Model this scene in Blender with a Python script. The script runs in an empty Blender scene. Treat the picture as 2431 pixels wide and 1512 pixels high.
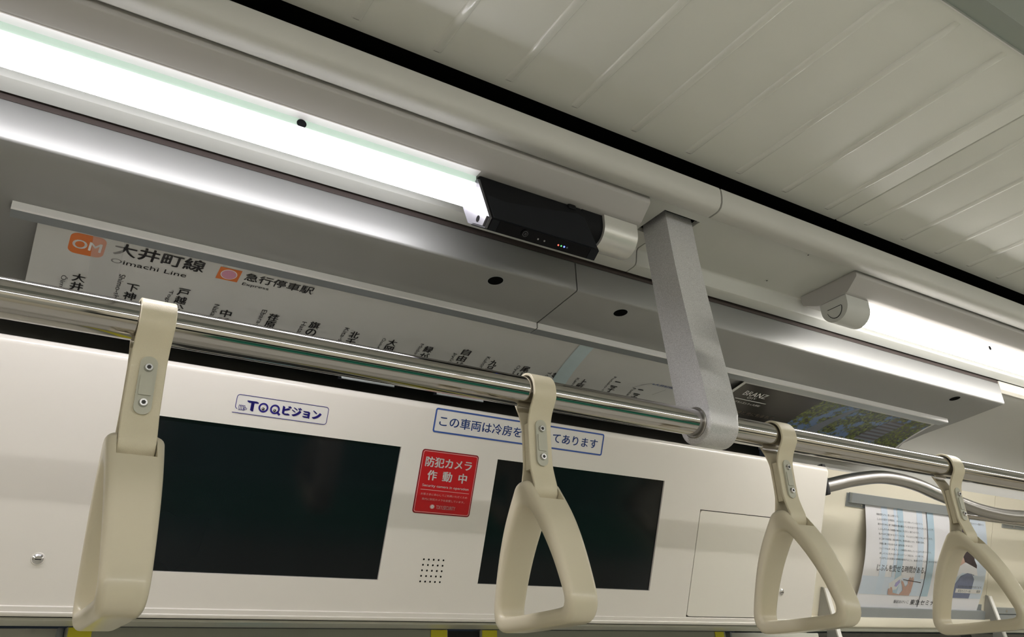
import bpy, bmesh, math, random
from mathutils import Vector, Matrix
random.seed(7)
S = bpy.context.scene
COL = S.collection
pi = math.pi

# ---------------------------------------------------------------- camera, world, exposure
# the camera stands at the origin; x runs along the carriage, y across to the wall, z up (all lifted by EYE at the end)
EYE = 1.5
YAW, PITCH, ROLL = 0.581817, 0.433336, -0.0411587
cam_d = bpy.data.cameras.new('camera'); cam = bpy.data.objects.new('camera', cam_d); COL.objects.link(cam)
cam_d.sensor_fit = 'HORIZONTAL'; cam_d.sensor_width = 36.0; cam_d.lens = 36.0*1937.56/2431.0
cam_d.clip_start = 0.02
fw = Vector((math.sin(YAW)*math.cos(PITCH), math.cos(YAW)*math.cos(PITCH), math.sin(PITCH)))
rt = Vector((math.cos(YAW), -math.sin(YAW), 0)); up = rt.cross(fw)
r2 = rt*math.cos(ROLL)+up*math.sin(ROLL); u2 = up*math.cos(ROLL)-rt*math.sin(ROLL)
M3 = Matrix((r2, u2, -fw)).transposed()
cam.matrix_world = M3.to_4x4()
S.camera = cam
w = bpy.data.worlds.new('tunnel'); S.world = w; w.use_nodes = True
w.node_tree.nodes['Background'].inputs[0].default_value = (0.004, 0.005, 0.006, 1)
w.node_tree.nodes['Background'].inputs[1].default_value = 1.0
S.view_settings.view_transform = 'Standard'; S.view_settings.look = 'None'
S.view_settings.gamma = 1.0; S.view_settings.use_curve_mapping = False
S.view_settings.exposure = 1.27
LAMP = 36.0            # emission of every ceiling tube straight below it; the diffuser is dimmer on its flanks

# ---------------------------------------------------------------- materials
def mat(name, col, rough=0.5, metal=0.0, var=0.04, scale=30.0, bump=0.0, bscale=400.0, coat=0.0, spec=0.5, emit=None, estr=0.0, alpha=1.0, trans=0.0, ior=1.45):
    m = bpy.data.materials.new(name); m.use_nodes = True
    nt = m.node_tree; b = nt.nodes['Principled BSDF']
    tc = nt.nodes.new('ShaderNodeTexCoord')
    n = nt.nodes.new('ShaderNodeTexNoise'); n.inputs['Scale'].default_value = scale; n.inputs['Detail'].default_value = 3
    nt.links.new(tc.outputs['Object'], n.inputs['Vector'])
    mx = nt.nodes.new('ShaderNodeMix'); mx.data_type = 'RGBA'
    nt.links.new(n.outputs['Fac'], mx.inputs['Factor'])
    mx.inputs['A'].default_value = (col[0]*(1-var), col[1]*(1-var), col[2]*(1-var), 1)
    mx.inputs['B'].default_value = (min(1, col[0]*(1+var)), min(1, col[1]*(1+var)), min(1, col[2]*(1+var)), 1)
    nt.links.new(mx.outputs['Result'], b.inputs['Base Color'])
    b.inputs['Roughness'].default_value = rough; b.inputs['Metallic'].default_value = metal
    b.inputs['Coat Weight'].default_value = coat; b.inputs['Coat Roughness'].default_value = 0.08
    b.inputs['Specular IOR Level'].default_value = spec
    b.inputs['Transmission Weight'].default_value = trans; b.inputs['IOR'].default_value = ior
    b.inputs['Alpha'].default_value = alpha
    if emit:
        b.inputs['Emission Color'].default_value = (*emit, 1); b.inputs['Emission Strength'].default_value = estr
    if bump:
        n2 = nt.nodes.new('ShaderNodeTexNoise'); n2.inputs['Scale'].default_value = bscale; n2.inputs['Detail'].default_value = 2
        nt.links.new(tc.outputs['Object'], n2.inputs['Vector'])
        bp = nt.nodes.new('ShaderNodeBump'); bp.inputs['Strength'].default_value = bump; bp.inputs['Distance'].default_value = 0.001
        nt.links.new(n2.outputs['Fac'], bp.inputs['Height']); nt.links.new(bp.outputs['Normal'], b.inputs['Normal'])
    return m
M = {}
M['ceil'] = mat('ceiling_paint', (0.80, 0.81, 0.765), 0.45, 0, 0.02, 8)
M['rib'] = mat('rib_gloss_paint', (0.80, 0.81, 0.765), 0.12, 0, 0.01, 8)
M['ceil2'] = mat('duct_paint', (0.40, 0.45, 0.42), 0.4, 0, 0.02, 8)
M['beam'] = mat('moulding_paint', (0.55, 0.55, 0.52), 0.42, 0, 0.02, 9, 0.08, 900)
M['plate'] = mat('plate_paint', (0.55, 0.56, 0.53), 0.42, 0, 0.02, 9)
M['black'] = mat('shadow_gap_black', (0.003, 0.003, 0.003), 0.9, 0, 0, spec=0.05)
M['dark'] = mat('dark_void', (0.075, 0.076, 0.072), 0.8, 0, 0.1)
M['brown'] = mat('dark_brown_gap_liner', (0.07, 0.055, 0.05), 0.8, 0, 0.05)
M['tray'] = mat('lamp_tray_enamel', (0.42, 0.41, 0.40), 0.35, 0, 0.015, 10)
M['white9'] = mat('white_reflector_enamel', (0.93, 0.91, 0.93), 0.25, 0, 0.01, 10)  # tray enamel made paler where the tube lights it
M['capsil'] = mat('satin_cap_metal', (0.66, 0.66, 0.63), 0.36, 0.45, 0.03, 60)
M['capgrey'] = mat('grey_cap_plastic', (0.56, 0.57, 0.55), 0.38, 0, 0.02, 40)
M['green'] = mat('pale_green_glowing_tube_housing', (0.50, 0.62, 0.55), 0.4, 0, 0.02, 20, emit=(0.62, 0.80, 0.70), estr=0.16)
M['lens_a'] = mat('lit_tube_cool', (0.9, 0.9, 0.9), 0.4, 0, 0, emit=(1.0, 0.965, 1.0), estr=LAMP)
M['lens_b'] = mat('lit_tube_warm', (0.9, 0.9, 0.9), 0.4, 0, 0, emit=(1.0, 0.955, 0.90), estr=LAMP)
def downlight(m, L):
    nt = m.node_tree; b = nt.nodes['Principled BSDF']
    g = nt.nodes.new('ShaderNodeNewGeometry'); sx = nt.nodes.new('ShaderNodeSeparateXYZ'); nt.links.new(g.outputs['True Normal'], sx.inputs[0])
    mr = nt.nodes.new('ShaderNodeMapRange'); mr.inputs['From Min'].default_value = 1.0; mr.inputs['From Max'].default_value = 0.0
    mr.inputs['To Min'].default_value = L; mr.inputs['To Max'].default_value = L*0.12
    pw = nt.nodes.new('ShaderNodeMath'); pw.operation = 'MINIMUM'; pw.inputs[1].default_value = 0.0; nt.links.new(sx.outputs['Z'], pw.inputs[0])
    p2 = nt.nodes.new('ShaderNodeMath'); p2.operation = 'POWER'; p2.inputs[1].default_value = 2.0; nt.links.new(pw.outputs[0], p2.inputs[0])
    nt.links.new(p2.outputs[0], mr.inputs['Value']); nt.links.new(mr.outputs['Result'], b.inputs['Emission Strength'])
M['lens_c'] = mat('lit_tube_white', (0.9, 0.9, 0.9), 0.4, 0, 0, emit=(1.0, 0.975, 0.93), estr=LAMP)
downlight(M['lens_a'], LAMP*0.42); downlight(M['lens_b'], LAMP*0.58); downlight(M['lens_c'], LAMP*0.62)      # the tube with the camera unit is a dimmer type
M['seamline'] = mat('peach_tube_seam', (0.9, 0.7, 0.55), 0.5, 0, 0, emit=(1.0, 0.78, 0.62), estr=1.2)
M['boxal'] = mat('satin_aluminium', (0.32, 0.325, 0.32), 0.5, 0.4, 0.02, 12, 0.05, 1200)
M['alu'] = mat('bright_aluminium_extrusion', (0.80, 0.80, 0.81), 0.35, 0.25, 0.03, 40)
M['alugrey'] = mat('grey_holder_aluminium', (0.36, 0.39, 0.41), 0.4, 0.5, 0.03, 30)
M['chrome'] = mat('polished_stainless', (0.44, 0.425, 0.41), 0.07, 1.0, 0.02, 20)
M['chrome2'] = mat('satin_stainless', (0.38, 0.37, 0.355), 0.33, 1.0, 0.02, 20)
M['screw'] = mat('screw_steel', (0.55, 0.55, 0.55), 0.22, 1.0, 0.05, 80)
M['screwdark'] = mat('screw_socket', (0.05, 0.05, 0.05), 0.5, 0.8, 0, 80)
M['panel'] = mat('warm_white_gloss_panel', (0.76, 0.73, 0.68), 0.22, 0, 0.012, 6, coat=0.35)
M['door'] = mat('cream_access_cover', (0.77, 0.745, 0.68), 0.24, 0, 0.012, 6, coat=0.3)
M['screen'] = mat('black_display_glass', (0.006, 0.008, 0.010), 0.12, 0, 0.5, 5, spec=0.4)
M['wall'] = mat('cream_wall_laminate', (0.85, 0.80, 0.665), 0.35, 0, 0.015, 6)
M['frieze'] = mat('grey_frieze_paint', (0.50, 0.50, 0.475), 0.4, 0, 0.02, 8)
M['cream'] = mat('pale_cream_strip', (0.70, 0.68, 0.61), 0.4, 0, 0.02, 8)
M['doorleaf'] = mat('door_leaf_grey', (0.34, 0.35, 0.31), 0.4, 0.2, 0.03, 12)
M['yellow'] = mat('yellow_door_tape', (0.62, 0.57, 0.02), 0.5, 0, 0.04, 40)
M['rubber'] = mat('door_rubber', (0.01, 0.01, 0.012), 0.7, 0, 0)
M['pillar'] = mat('pillar_grey', (0.52,0.52,0.46), 0.4, 0, 0.03, 12)
M['glass'] = mat('night_window_glass', (0.02, 0.022, 0.022), 0.06, 0, 0.1, 4, spec=0.5)
M['handle'] = mat('beige_handle_plastic', (0.66, 0.605, 0.465), 0.3, 0, 0.02, 20, coat=0.2)
M['strap'] = mat('beige_strap_webbing', (0.70, 0.64, 0.485), 0.42, 0, 0.03, 60, 0.35, 1500, coat=0.15)
M['buckle'] = mat('grey_beige_buckle', (0.50, 0.50, 0.42), 0.18, 0, 0.02, 30, coat=0.5)
M['devblack'] = mat('camera_unit_black', (0.006, 0.0065, 0.008), 0.6, 0, 0.15, 200, 0.1, 2000, spec=0.18)
M['devgloss'] = mat('camera_strip_black', (0.002, 0.002, 0.003), 0.3, 0, 0.1, spec=0.15)
M['devgrey'] = mat('camera_corner_grey', (0.009, 0.0105, 0.014), 0.6, 0, 0.1, spec=0.2)
M['devsilver'] = mat('camera_end_silver', (0.13, 0.13, 0.145), 0.38, 0.5, 0.05, 60)
M['ring'] = mat('lens_ring', (0.10, 0.10, 0.11), 0.3, 0.5, 0)
M['red_led'] = mat('led_red', (0.3, 0.05, 0.04), 0.4, 0, 0, emit=(1, 0.16, 0.10), estr=0.6)
M['green_led'] = mat('led_green', (0.05, 0.3, 0.08), 0.4, 0, 0, emit=(0.18, 0.75, 0.25), estr=0.4)
M['blue_led'] = mat('led_blue', (0.05, 0.05, 0.5), 0.4, 0, 0, emit=(0.06, 0.10, 1), estr=3.0)
M['grey_led'] = mat('led_unlit', (0.35, 0.35, 0.36), 0.4, 0, 0)
M['dim_led'] = mat('led_dim', (0.10, 0.16, 0.18), 0.4, 0, 0)
M['paper'] = mat('glossy_map_paper', (0.60, 0.61, 0.60), 0.16, 0, 0.012, 5, coat=0.3)
M['tape'] = mat('clear_blue_tape', (0.62, 0.76, 0.81), 0.3, 0, 0.05, 60, alpha=0.8)
M['tape2'] = mat('clear_grey_tape', (0.72, 0.73, 0.72), 0.25, 0, 0.03, 60, alpha=0.3)
M['ink'] = mat('ink_black', (0.025, 0.024, 0.026), 0.5, 0, 0)
M['ink2'] = mat('ink_soft_grey', (0.12, 0.13, 0.15), 0.5, 0, 0)
M['orange'] = mat('print_orange', (0.66, 0.19, 0.055), 0.3, 0, 0.02)
M['orange2'] = mat('print_orange_taped', (0.66, 0.27, 0.14), 0.3, 0, 0.02)
M['pinkdot'] = mat('print_pink', (0.62, 0.30, 0.42), 0.3, 0, 0.02)
M['white'] = mat('print_white', (0.80, 0.79, 0.78), 0.4, 0, 0.01)
M['bluevis'] = mat('print_violet_blue', (0.018, 0.012, 0.20), 0.4, 0, 0.02)
M['stick'] = mat('sticker_film_white', (0.745, 0.73, 0.71), 0.25, 0, 0.01, coat=0.3)
M['stickblue'] = mat('sticker_blue', (0.045, 0.10, 0.36), 0.35, 0, 0.03)
M['red'] = mat('sticker_red', (0.50, 0.006, 0.012), 0.3, 0, 0.03, 10, coat=0.3)
M['reddk'] = mat('sticker_dark_red', (0.20, 0.010, 0.018), 0.35, 0, 0.03)
M['pinkline'] = mat('sticker_pink_line', (0.75, 0.42, 0.42), 0.4, 0, 0.02)
M['pinktxt'] = mat('sticker_pale_text', (0.66, 0.36, 0.36), 0.4, 0, 0.02)
M['floor'] = mat('grey_floor_vinyl', (0.62, 0.60, 0.56), 0.4, 0, 0.1, 60)
M['seat'] = mat('green_seat_moquette', (0.03, 0.22, 0.15), 0.9, 0, 0.2, 120)
M['postw'] = mat('wall_poster_paper', (0.80, 0.80, 0.84), 0.4, 0, 0.01, 5)
M['pb1'] = mat('poster_pale_blue', (0.64, 0.74, 0.87), 0.4, 0, 0.05, 10)
M['pb2'] = mat('poster_mid_blue', (0.46, 0.61, 0.73), 0.4, 0, 0.06, 10)
M['pb3'] = mat('poster_wash_blue', (0.66, 0.74, 0.86), 0.4, 0, 0.04, 10)
M['skin'] = mat('poster_skin', (0.56, 0.37, 0.31), 0.4, 0, 0.08, 60)
M['hair'] = mat('poster_hair', (0.035, 0.022, 0.030), 0.4, 0, 0.2, 60)
M['jacket'] = mat('poster_jacket', (0.20, 0.23, 0.36), 0.4, 0, 0.12, 60)
M['lilac'] = mat('poster_lilac', (0.42, 0.40, 0.70), 0.4, 0, 0.12, 60)
M['sage'] = mat('poster_card', (0.72, 0.74, 0.76), 0.4, 0, 0.04, 60)
M['greenlogo'] = mat('poster_green_logo', (0.02, 0.10, 0.07), 0.4, 0, 0)
M['rackwhite'] = mat('rack_arm_white', (0.80, 0.79, 0.75), 0.3, 0, 0.01, 10)
M['rackgrey'] = mat('rack_arm_grey', (0.38, 0.38, 0.36), 0.4, 0.3, 0.02, 10)
M['teal'] = mat('door_sticker_teal', (0.03, 0.22, 0.30), 0.4, 0, 0.05)

def silver_bracket():
    m = mat('sparkle_silver_paint', (0.44, 0.44, 0.46), 0.40, 0.35, 0.0)
    nt = m.node_tree; b = nt.nodes['Principled BSDF']
    n = nt.nodes.new('ShaderNodeTexNoise'); n.inputs['Scale'].default_value = 1300; n.inputs['Detail'].default_value = 2
    tc = [x for x in nt.nodes if x.type == 'TEX_COORD'][0]
    nt.links.new(tc.outputs['Object'], n.inputs['Vector'])
    r = nt.nodes.new('ShaderNodeValToRGB'); r.color_ramp.elements[0].position = 0.3; r.color_ramp.elements[1].position = 0.72
    r.color_ramp.elements[0].color = (0.44, 0.44, 0.455, 1); r.color_ramp.elements[1].color = (0.80, 0.80, 0.82, 1)
    nt.links.new(n.outputs['Fac'], r.inputs['Fac']); nt.links.new(r.outputs['Color'], b.inputs['Base Color'])
    return m
M['bracket'] = silver_bracket()

def foliage_print():
    """flat print on the property poster: blue sky, leafy branches"""
    m = bpy.data.materials.new('poster_photo_of_trees'); m.use_nodes = True
    nt = m.node_tree; b = nt.nodes['Principled BSDF']; b.inputs['Roughness'].default_value = 0.2
    tc = nt.nodes.new('ShaderNodeTexCoord')
    n = nt.nodes.new('ShaderNodeTexNoise'); n.inputs['Scale'].default_value = 13; n.inputs['Detail'].default_value = 8; n.inputs['Roughness'].default_value = 0.68
    n2 = nt.nodes.new('ShaderNodeTexNoise'); n2.inputs['Scale'].default_value = 130; n2.inputs['Detail'].default_value = 4
    nt.links.new(tc.outputs['Object'], n.inputs['Vector']); nt.links.new(tc.outputs['Object'], n2.inputs['Vector'])
    leaf = nt.nodes.new('ShaderNodeValToRGB')
    e = leaf.color_ramp.elements; e[0].position = 0.36; e[0].color = (0.015, 0.022, 0.012, 1); e[1].position = 0.72; e[1].color = (0.16, 0.20, 0.035, 1)
    nt.links.new(n2.outputs['Fac'], leaf.inputs['Fac'])
    msk = nt.nodes.new('ShaderNodeValToRGB'); e = msk.color_ramp.elements; e[0].position = 0.43; e[1].position = 0.47
    nt.links.new(n.outputs['Fac'], msk.inputs['Fac'])
    mx = nt.nodes.new('ShaderNodeMix'); mx.data_type = 'RGBA'
    nt.links.new(msk.outputs['Color'], mx.inputs['Factor'])
    mx.inputs['A'].default_value = (0.10, 0.17, 0.33, 1)
    nt.links.new(leaf.outputs['Color'], mx.inputs['B']); nt.links.new(mx.outputs['Result'], b.inputs['Base Color'])
    return m
M['foliage'] = foliage_print()
M['night'] = mat('poster_near_black', (0.022, 0.020, 0.018), 0.22, 0, 0.5, 14)
M['facade'] = mat('poster_facade_grey', (0.13, 0.15, 0.19), 0.3, 0, 0.1, 20)
M['slatdk'] = mat('poster_slat_dark', (0.05, 0.04, 0.05), 0.3, 0, 0.1, 20)
M['bronze'] = mat('poster_bronze_text', (0.12, 0.09, 0.06), 0.3, 0, 0.1, 20)

# ---------------------------------------------------------------- object helpers
def finish(me, ang):
    if ang is None: return
    for pl in me.polygons: pl.use_smooth = True
    me.set_sharp_from_angle(angle=math.radians(ang))
def link(name, me, m, parent=None, smooth=35, kind=None, label=None):
    me.name = name
    if not me.materials: me.materials.append(M[m] if isinstance(m, str) else m)
    finish(me, smooth)
    o = bpy.data.objects.new(name, me); COL.objects.link(o)
    if parent is not None:
        o.parent = parent
        off = parent_world(parent)
        if off.length > 0: me.transform(Matrix.Translation(-off))
    if kind: o['kind'] = kind
    if label: o['label'] = label
    return o
def parent_world(o):
    v = Vector((0, 0, 0))
    while o is not None:
        v += o.location; o = o.parent
    return v
def pyd(name, verts, faces, m, parent=None, **k):
    me = bpy.data.meshes.new(name); me.from_pydata([tuple(v) for v in verts], [], faces); me.update()
    bm = bmesh.new(); bm.from_mesh(me); bmesh.ops.recalc_face_normals(bm, faces=bm.faces); bm.to_mesh(me); bm.free()
    return link(name, me, m, parent, **k)
def from_bm(name, bm, m, parent=None, recalc=True, **k):
    if recalc: bmesh.ops.recalc_face_normals(bm, faces=bm.faces)
    me = bpy.data.meshes.new(name); bm.to_mesh(me); bm.free()
    return link(name, me, m, parent, **k)
def thing(name, label, cat, loc=(0, 0, 0), group=None, kind=None):
    o = bpy.data.objects.new(name, None); COL.objects.link(o); o.location = loc; o.empty_display_size = 0.05
    tag(o, label, cat, group, kind); return o
def tag(o, label=None, cat=None, group=None, kind=None):
    if label: o['label'] = label
    if cat: o['category'] = cat
    if group: o['group'] = group
    if kind: o['kind'] = kind
    return o
def bm_box(bm, x0, x1, y0, y1, z0, z1):
    vs = [bm.verts.new((x, y, z)) for x in (x0, x1) for y in (y0, y1) for z in (z0, z1)]
    fs = []
    for f in ((0, 1, 3, 2), (4, 6, 7, 5), (0, 4, 5, 1), (2, 3, 7, 6), (0, 2, 6, 4), (1, 5, 7, 3)):
        fs.append(bm.faces.new([vs[i] for i in f]))
    return vs, fs
def box(name, x0, x1, y0, y1, z0, z1, m, parent=None, bev=0.0, seg=2, **k):
    bm = bmesh.new(); bm_box(bm, x0, x1, y0, y1, z0, z1)
    if bev: bmesh.ops.bevel(bm, geom=bm.edges[:], offset=bev, segments=seg, profile=0.5, affect='EDGES')
    return from_bm(name, bm, m, parent, **k)
def prism(name, prof, x0, x1, m, parent=None, bev=0.0, **k):
    """closed (y,z) outline pulled along x"""
    bm = bmesh.new(); n = len(prof)
    a = [bm.verts.new((x0, y, z)) for y, z in prof]; b = [bm.verts.new((x1, y, z)) for y, z in prof]
    bm.faces.new(a); bm.faces.new(b[::-1])
    for i in range(n): bm.faces.new((a[i], a[(i+1) % n], b[(i+1) % n], b[i]))
    if bev:
        ed = [e for e in bm.edges if len(e.link_faces) == 2 and (e.verts[0].co.x == e.verts[1].co.x)]
        bmesh.ops.bevel(bm, geom=ed, offset=bev, segments=2, profile=0.5, affect='EDGES')
    return from_bm(name, bm, m, parent, **k)
def sheet(line, t):
    """open (y,z) line -> closed outline of thickness t on its left side"""
    out = []
    for i, (y, z) in enumerate(line):
        a = line[max(0, i-1)]; b = line[min(len(line)-1, i+1)]
        d = Vector((b[0]-a[0], b[1]-a[1])).normalized()
        out.append((y-d.y*t, z+d.x*t))
    return list(line)+out[::-1]
def smooth_line(pts, n=4):
    out = []
    P = [Vector(p) for p in pts]
    for i in range(len(P)-1):
        p0 = P[max(0, i-1)]; p1 = P[i]; p2 = P[i+1]; p3 = P[min(len(P)-1, i+2)]
        for k in range(n):
            t = k/n
            out.append(tuple(0.5*((2*p1)+(p2-p0)*t+(2*p0-5*p1+4*p2-p3)*t*t+(3*p1-p0-3*p2+p3)*t**3)))
    out.append(tuple(P[-1])); return out
def sweep(name, pts, r, m, parent=None, seg=20, cap=True, **k):
    bm = bmesh.new(); P = [Vector(p) for p in pts]; rings = []
    ref = Vector((0, 0, 1))
    for i, p in enumerate(P):
        t = (P[min(len(P)-1, i+1)]-P[max(0, i-1)]).normalized()
        if abs(t.dot(ref)) > 0.95: ref = Vector((0, 1, 0))
        a = t.cross(ref).normalized(); b = a.cross(t).normalized(); ref = b
        rings.append([bm.verts.new(p+a*math.cos(2*pi*j/seg)*r+b*math.sin(2*pi*j/seg)*r) for j in range(seg)])
    for i in range(len(rings)-1):
        for j in range(seg): bm.faces.new((rings[i][j], rings[i][(j+1) % seg], rings[i+1][(j+1) % seg], rings[i+1][j]))
    if cap: bm.faces.new(rings[0]); bm.faces.new(rings[-1][::-1])
    return from_bm(name, bm, m, parent, **k)
def disc(name, c, n, r, h, m, parent=None, seg=20, r2=None, **k):
    """short cylinder standing h along n at c"""
    n = Vector(n).normalized(); a = n.orthogonal().normalized(); b = n.cross(a); c = Vector(c)
    bm = bmesh.new(); r2 = r if r2 is None else r2
    lo = [bm.verts.new(c+(a*math.cos(2*pi*i/seg)+b*math.sin(2*pi*i/seg))*r) for i in range(seg)]
    hi = [bm.verts.new(c+n*h+(a*math.cos(2*pi*i/seg)+b*math.sin(2*pi*i/seg))*r2) for i in range(seg)]
    bm.faces.new(lo[::-1]); bm.faces.new(hi)
    for i in range(seg): bm.faces.new((lo[i], lo[(i+1) % seg], hi[(i+1) % seg], hi[i]))
    return from_bm(name, bm, m, parent, **k)
def rrect(x0, x1, d0, d1, r, n=5):
    out = []
    for cx, cy, a0 in ((x1-r, d1-r, 0), (x0+r, d1-r, 90), (x0+r, d0+r, 180), (x1-r, d0+r, 270)):
        for i in range(n+1):
            a = math.radians(a0+90*i/n); out.append((cx+r*math.cos(a), cy+r*math.sin(a)))
    return out
def slab(name, outline, fn, h0, h1, m, parent=None, **k):
    """outline (u,v) on a surface fn(u,v,off) with thickness h0..h1"""
    n = len(outline)
    vs = [fn(u, v, h0) for u, v in outline]+[fn(u, v, h1) for u, v in outline]
    fs = [list(range(n)), list(range(2*n-1, n-1, -1))]+[[i, (i+1) % n, n+(i+1) % n, n+i] for i in range(n)]
    return pyd(name, vs, fs, m, parent, **k)
def frame_ring(name, o1, o2, fn, h, m, parent=None, **k):
    n = len(o1); vs = [fn(u, v, h) for u, v in o1]+[fn(u, v, h) for u, v in o2]
    fs = [[i, (i+1) % n, n+(i+1) % n, n+i] for i in range(n)]
    return pyd(name, vs, fs, m, parent, smooth=None, **k)
def flat(name, outline, fn, h, m, parent=None, **k):
    return pyd(name, [fn(u, v, h) for u, v in outline], [list(range(len(outline)))], m, parent, smooth=None, **k)

_tx = {}
def glyphs(s, bold):
    key = (s, bold)
    if key in _tx: return _tx[key]
    c = bpy.data.curves.new('t', 'FONT'); c.body = s; c.size = 1.0; c.fill_mode = 'FRONT'; c.resolution_u = 4; c.offset = bold
    o = bpy.data.objects.new('t', c); COL.objects.link(o)
    dg = bpy.context.evaluated_depsgraph_get(); dg.update()
    me = bpy.data.meshes.new_from_object(o.evaluated_get(dg))
    vs = [(v.co.x, v.co.y) for v in me.vertices]; fs = [list(p.vertices) for p in me.polygons]
    bpy.data.objects.remove(o); bpy.data.curves.remove(c); bpy.data.meshes.remove(me)
    _tx[key] = (vs, fs); return vs, fs
def text_parts(items, fn, h):
    """items: (string, u0, u1, v0, v1, bold, turned) -> verts, faces; v grows downwards; turned = quarter turn clockwise"""
    V, F = [], []
    for s, u0, u1, v0, v1, bold, turned in items:
        vs, fs = glyphs(s, 0.0)
        if not vs: continue
        ax = min(v[0] for v in vs); bx = max(v[0] for v in vs); ay = min(v[1] for v in vs); by = max(v[1] for v in vs)
        em = (v1-v0) if not turned else (u1-u0)
        shifts = [0.0] if bold == 0 else [-bold*em*k for k in (-1, -0.33, 0.33, 1)]
        for sh in shifts:
         b0 = len(V)
         for x, y in vs:
            p = (x-ax)/(bx-ax); q = (by-y)/(by-ay)
            if turned: u = u0+(1-q)*(u1-u0); v = v0+p*(v1-v0)
            else: u = u0+p*(u1-u0)+sh; v = v0+q*(v1-v0)+0.5*sh
            V.append(fn(u, v, h))
         F += [[i+b0 for i in f] for f in fs]
    return V, F
def lettering(items, fn, h, m, parent, name='lettering', **k):
    V, F = text_parts(items, fn, h)
    me = bpy.data.meshes.new(name); me.from_pydata([tuple(v) for v in V], [], F); me.update()
    return link(name, me, m, parent, smooth=None, **k)
def copy_tree(o, loc=None, parent=None):
    c = o.copy(); COL.objects.link(c); c.parent = parent
    if loc is not None: c.location = loc
    for ch in [x for x in o.children]: copy_tree(ch, None, c)
    return c

# ================================================================ THE SETTING
X0, X1 = -3.1, 7.0
# ---- floor
fl = box('floor', X0, X1, -1.5, 1.5, -1.56, -1.50, 'floor'); tag(fl, 'dark grey vinyl carriage floor', kind='structure')
# ---- ceiling: two ribbed panel rows, centre duct, black air slots
ZC = 0.76
ceil = thing('ceiling', 'pale grey ribbed carriage ceiling', None, (0, 0, ZC), kind='structure')
RIB0, RIBP, SEAM = 0.2655, 0.1103, 1.197
def rib_mesh(x, parent, name='rib'):
    bm = bmesh.new(); n = 9; wd, ht = 0.0068, 0.0042
    ys = [0.345, 0.352, 0.719, 0.7245]; sc = [0.15, 1, 1, 0.12]
    rows = []
    for y, s in zip(ys, sc):
        rows.append([bm.verts.new((x-wd*math.cos(pi*i/(n-1)), y, ZC+0.0004-ht*s*math.sin(pi*i/(n-1)))) for i in range(n)])
    for a, b in zip(rows[:-1], rows[1:]):
        for i in range(n-1): bm.faces.new((a[i], a[i+1], b[i+1], b[i]))
    bm.faces.new(rows[0]); bm.faces.new(rows[-1])
    return from_bm(name, bm, 'rib', parent, smooth=60)
panel_edges = [SEAM+1.1*k for k in range(-4, 6)]
for sgn in (1, -1):
    for a, b in zip(panel_edges[:-1], panel_edges[1:]):
        y0, y1 = sorted((sgn*0.335, sgn*0.7415))
        pnl = box('ceiling_panel', a+0.0012, b-0.0012, y0, y1, ZC, ZC+0.016, 'ceil', ceil, bev=0.0022)
        if sgn == 1:
            for k in range(-30, 60):
                x = RIB0+RIBP*k
                if a+0.02 < x < b-0.02 and -0.2 < x < 2.6: rib_mesh(x, pnl)
box('seam_backing', X0, X1, -0.74, 0.74, ZC+0.018, ZC+0.03, 'black', ceil)
box('centre_duct', X0, X1, -0.303, 0.303, ZC-0.008, ZC+0.017, 'ceil2', ceil, bev=0.002)
for sgn in (1, -1):
    y0, y1 = sorted((sgn*0.3045, sgn*0.3335)); box('duct_side_strip', X0, X1, y0, y1, ZC+0.004, ZC+0.017, 'ceil2', ceil)
    y0, y1 = sorted((sgn*0.3335, sgn*0.3352)); box('duct_edge_bead', X0, X1, y0, y1, ZC-0.0012, ZC+0.014, 'alu', ceil)
    y0, y1 = sorted((sgn*0.742, sgn*0.90)); box('air_slot_lining', X0, X1, y0, y1, ZC+0.005, ZC+0.03, 'black', ceil)
box('roof_shell', X0, X1, -1.5, 1.5, ZC+0.06, ZC+0.09, 'dark', ceil)

# ---- light cornice: rounded moulding beside the slot, lamp plate, cove and upper wall
mould = [(0.7445, 0.7285), (0.738, 0.7275), (0.737, 0.722), (0.7374, 0.710), (0.7392, 0.7015), (0.7430, 0.6945), (0.7480, 0.6910), (0.7530, 0.6900), (0.7690, 0.6898), (0.7715, 0.6915), (0.7745, 0.6985), (0.7748, 0.7285)]
plate = [(0.7752, 0.695), (0.907, 0.695), (0.910, 0.694), (0.9125, 0.691), (0.9165, 0.672), (0.919, 0.668), (0.924, 0.666), (0.944, 0.665), (0.946, 0.667), (0.946, 0.678), (0.93, 0.678), (0.915, 0.703), (0.7752, 0.703)]
cove_l = smooth_line([(0.953, 0.668), (0.9535, 0.645)], 1)+smooth_line([(0.962, 0.6415), (1.10, 0.640), (1.20, 0.630), (1.262, 0.606), (1.297, 0.566), (1.309, 0.53), (1.3105, 0.503)], 4)
def mirror(prof): return [(-y, z) for y, z in prof]
SEAM_X = 0.8955
trim1 = thing('trim_1', 'pale grey rounded cornice moulding under the black air slot', None, (0, 0.757, 0.70), kind='structure')
prism('moulding_length', mould, X0, SEAM_X-0.0018, 'beam', trim1)
prism('moulding_length', mould, SEAM_X+0.0018, X1, 'beam', trim1)
prism('slot_back', [(0.775, 0.7), (0.80, 0.7), (0.80, 0.80), (0.775, 0.80)], X0, X1, 'black', trim1)
trim2 = thing('trim_2', 'pale grey lamp mounting plate along the cornice', None, (0, 0.85, 0.695), kind='structure')
HX0, HX1, HY0, HY1 = 0.8215, 0.8985, 0.7925, 0.8625       # opening for the hanger
PSEAM = 0.8640
prism('plate_length', plate, X0, HX0, 'plate', trim2); prism('plate_length', plate, HX1, X1, 'plate', trim2)
box('plate_infill', HX0, HX1, 0.7752, HY0, 0.695, 0.703, 'plate', trim2)
pl_far = [(HY1, 0.695)]+[q for q in plate if q[0] > HY1 and q != plate[-1]]+[(HY1, 0.703)]
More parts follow.
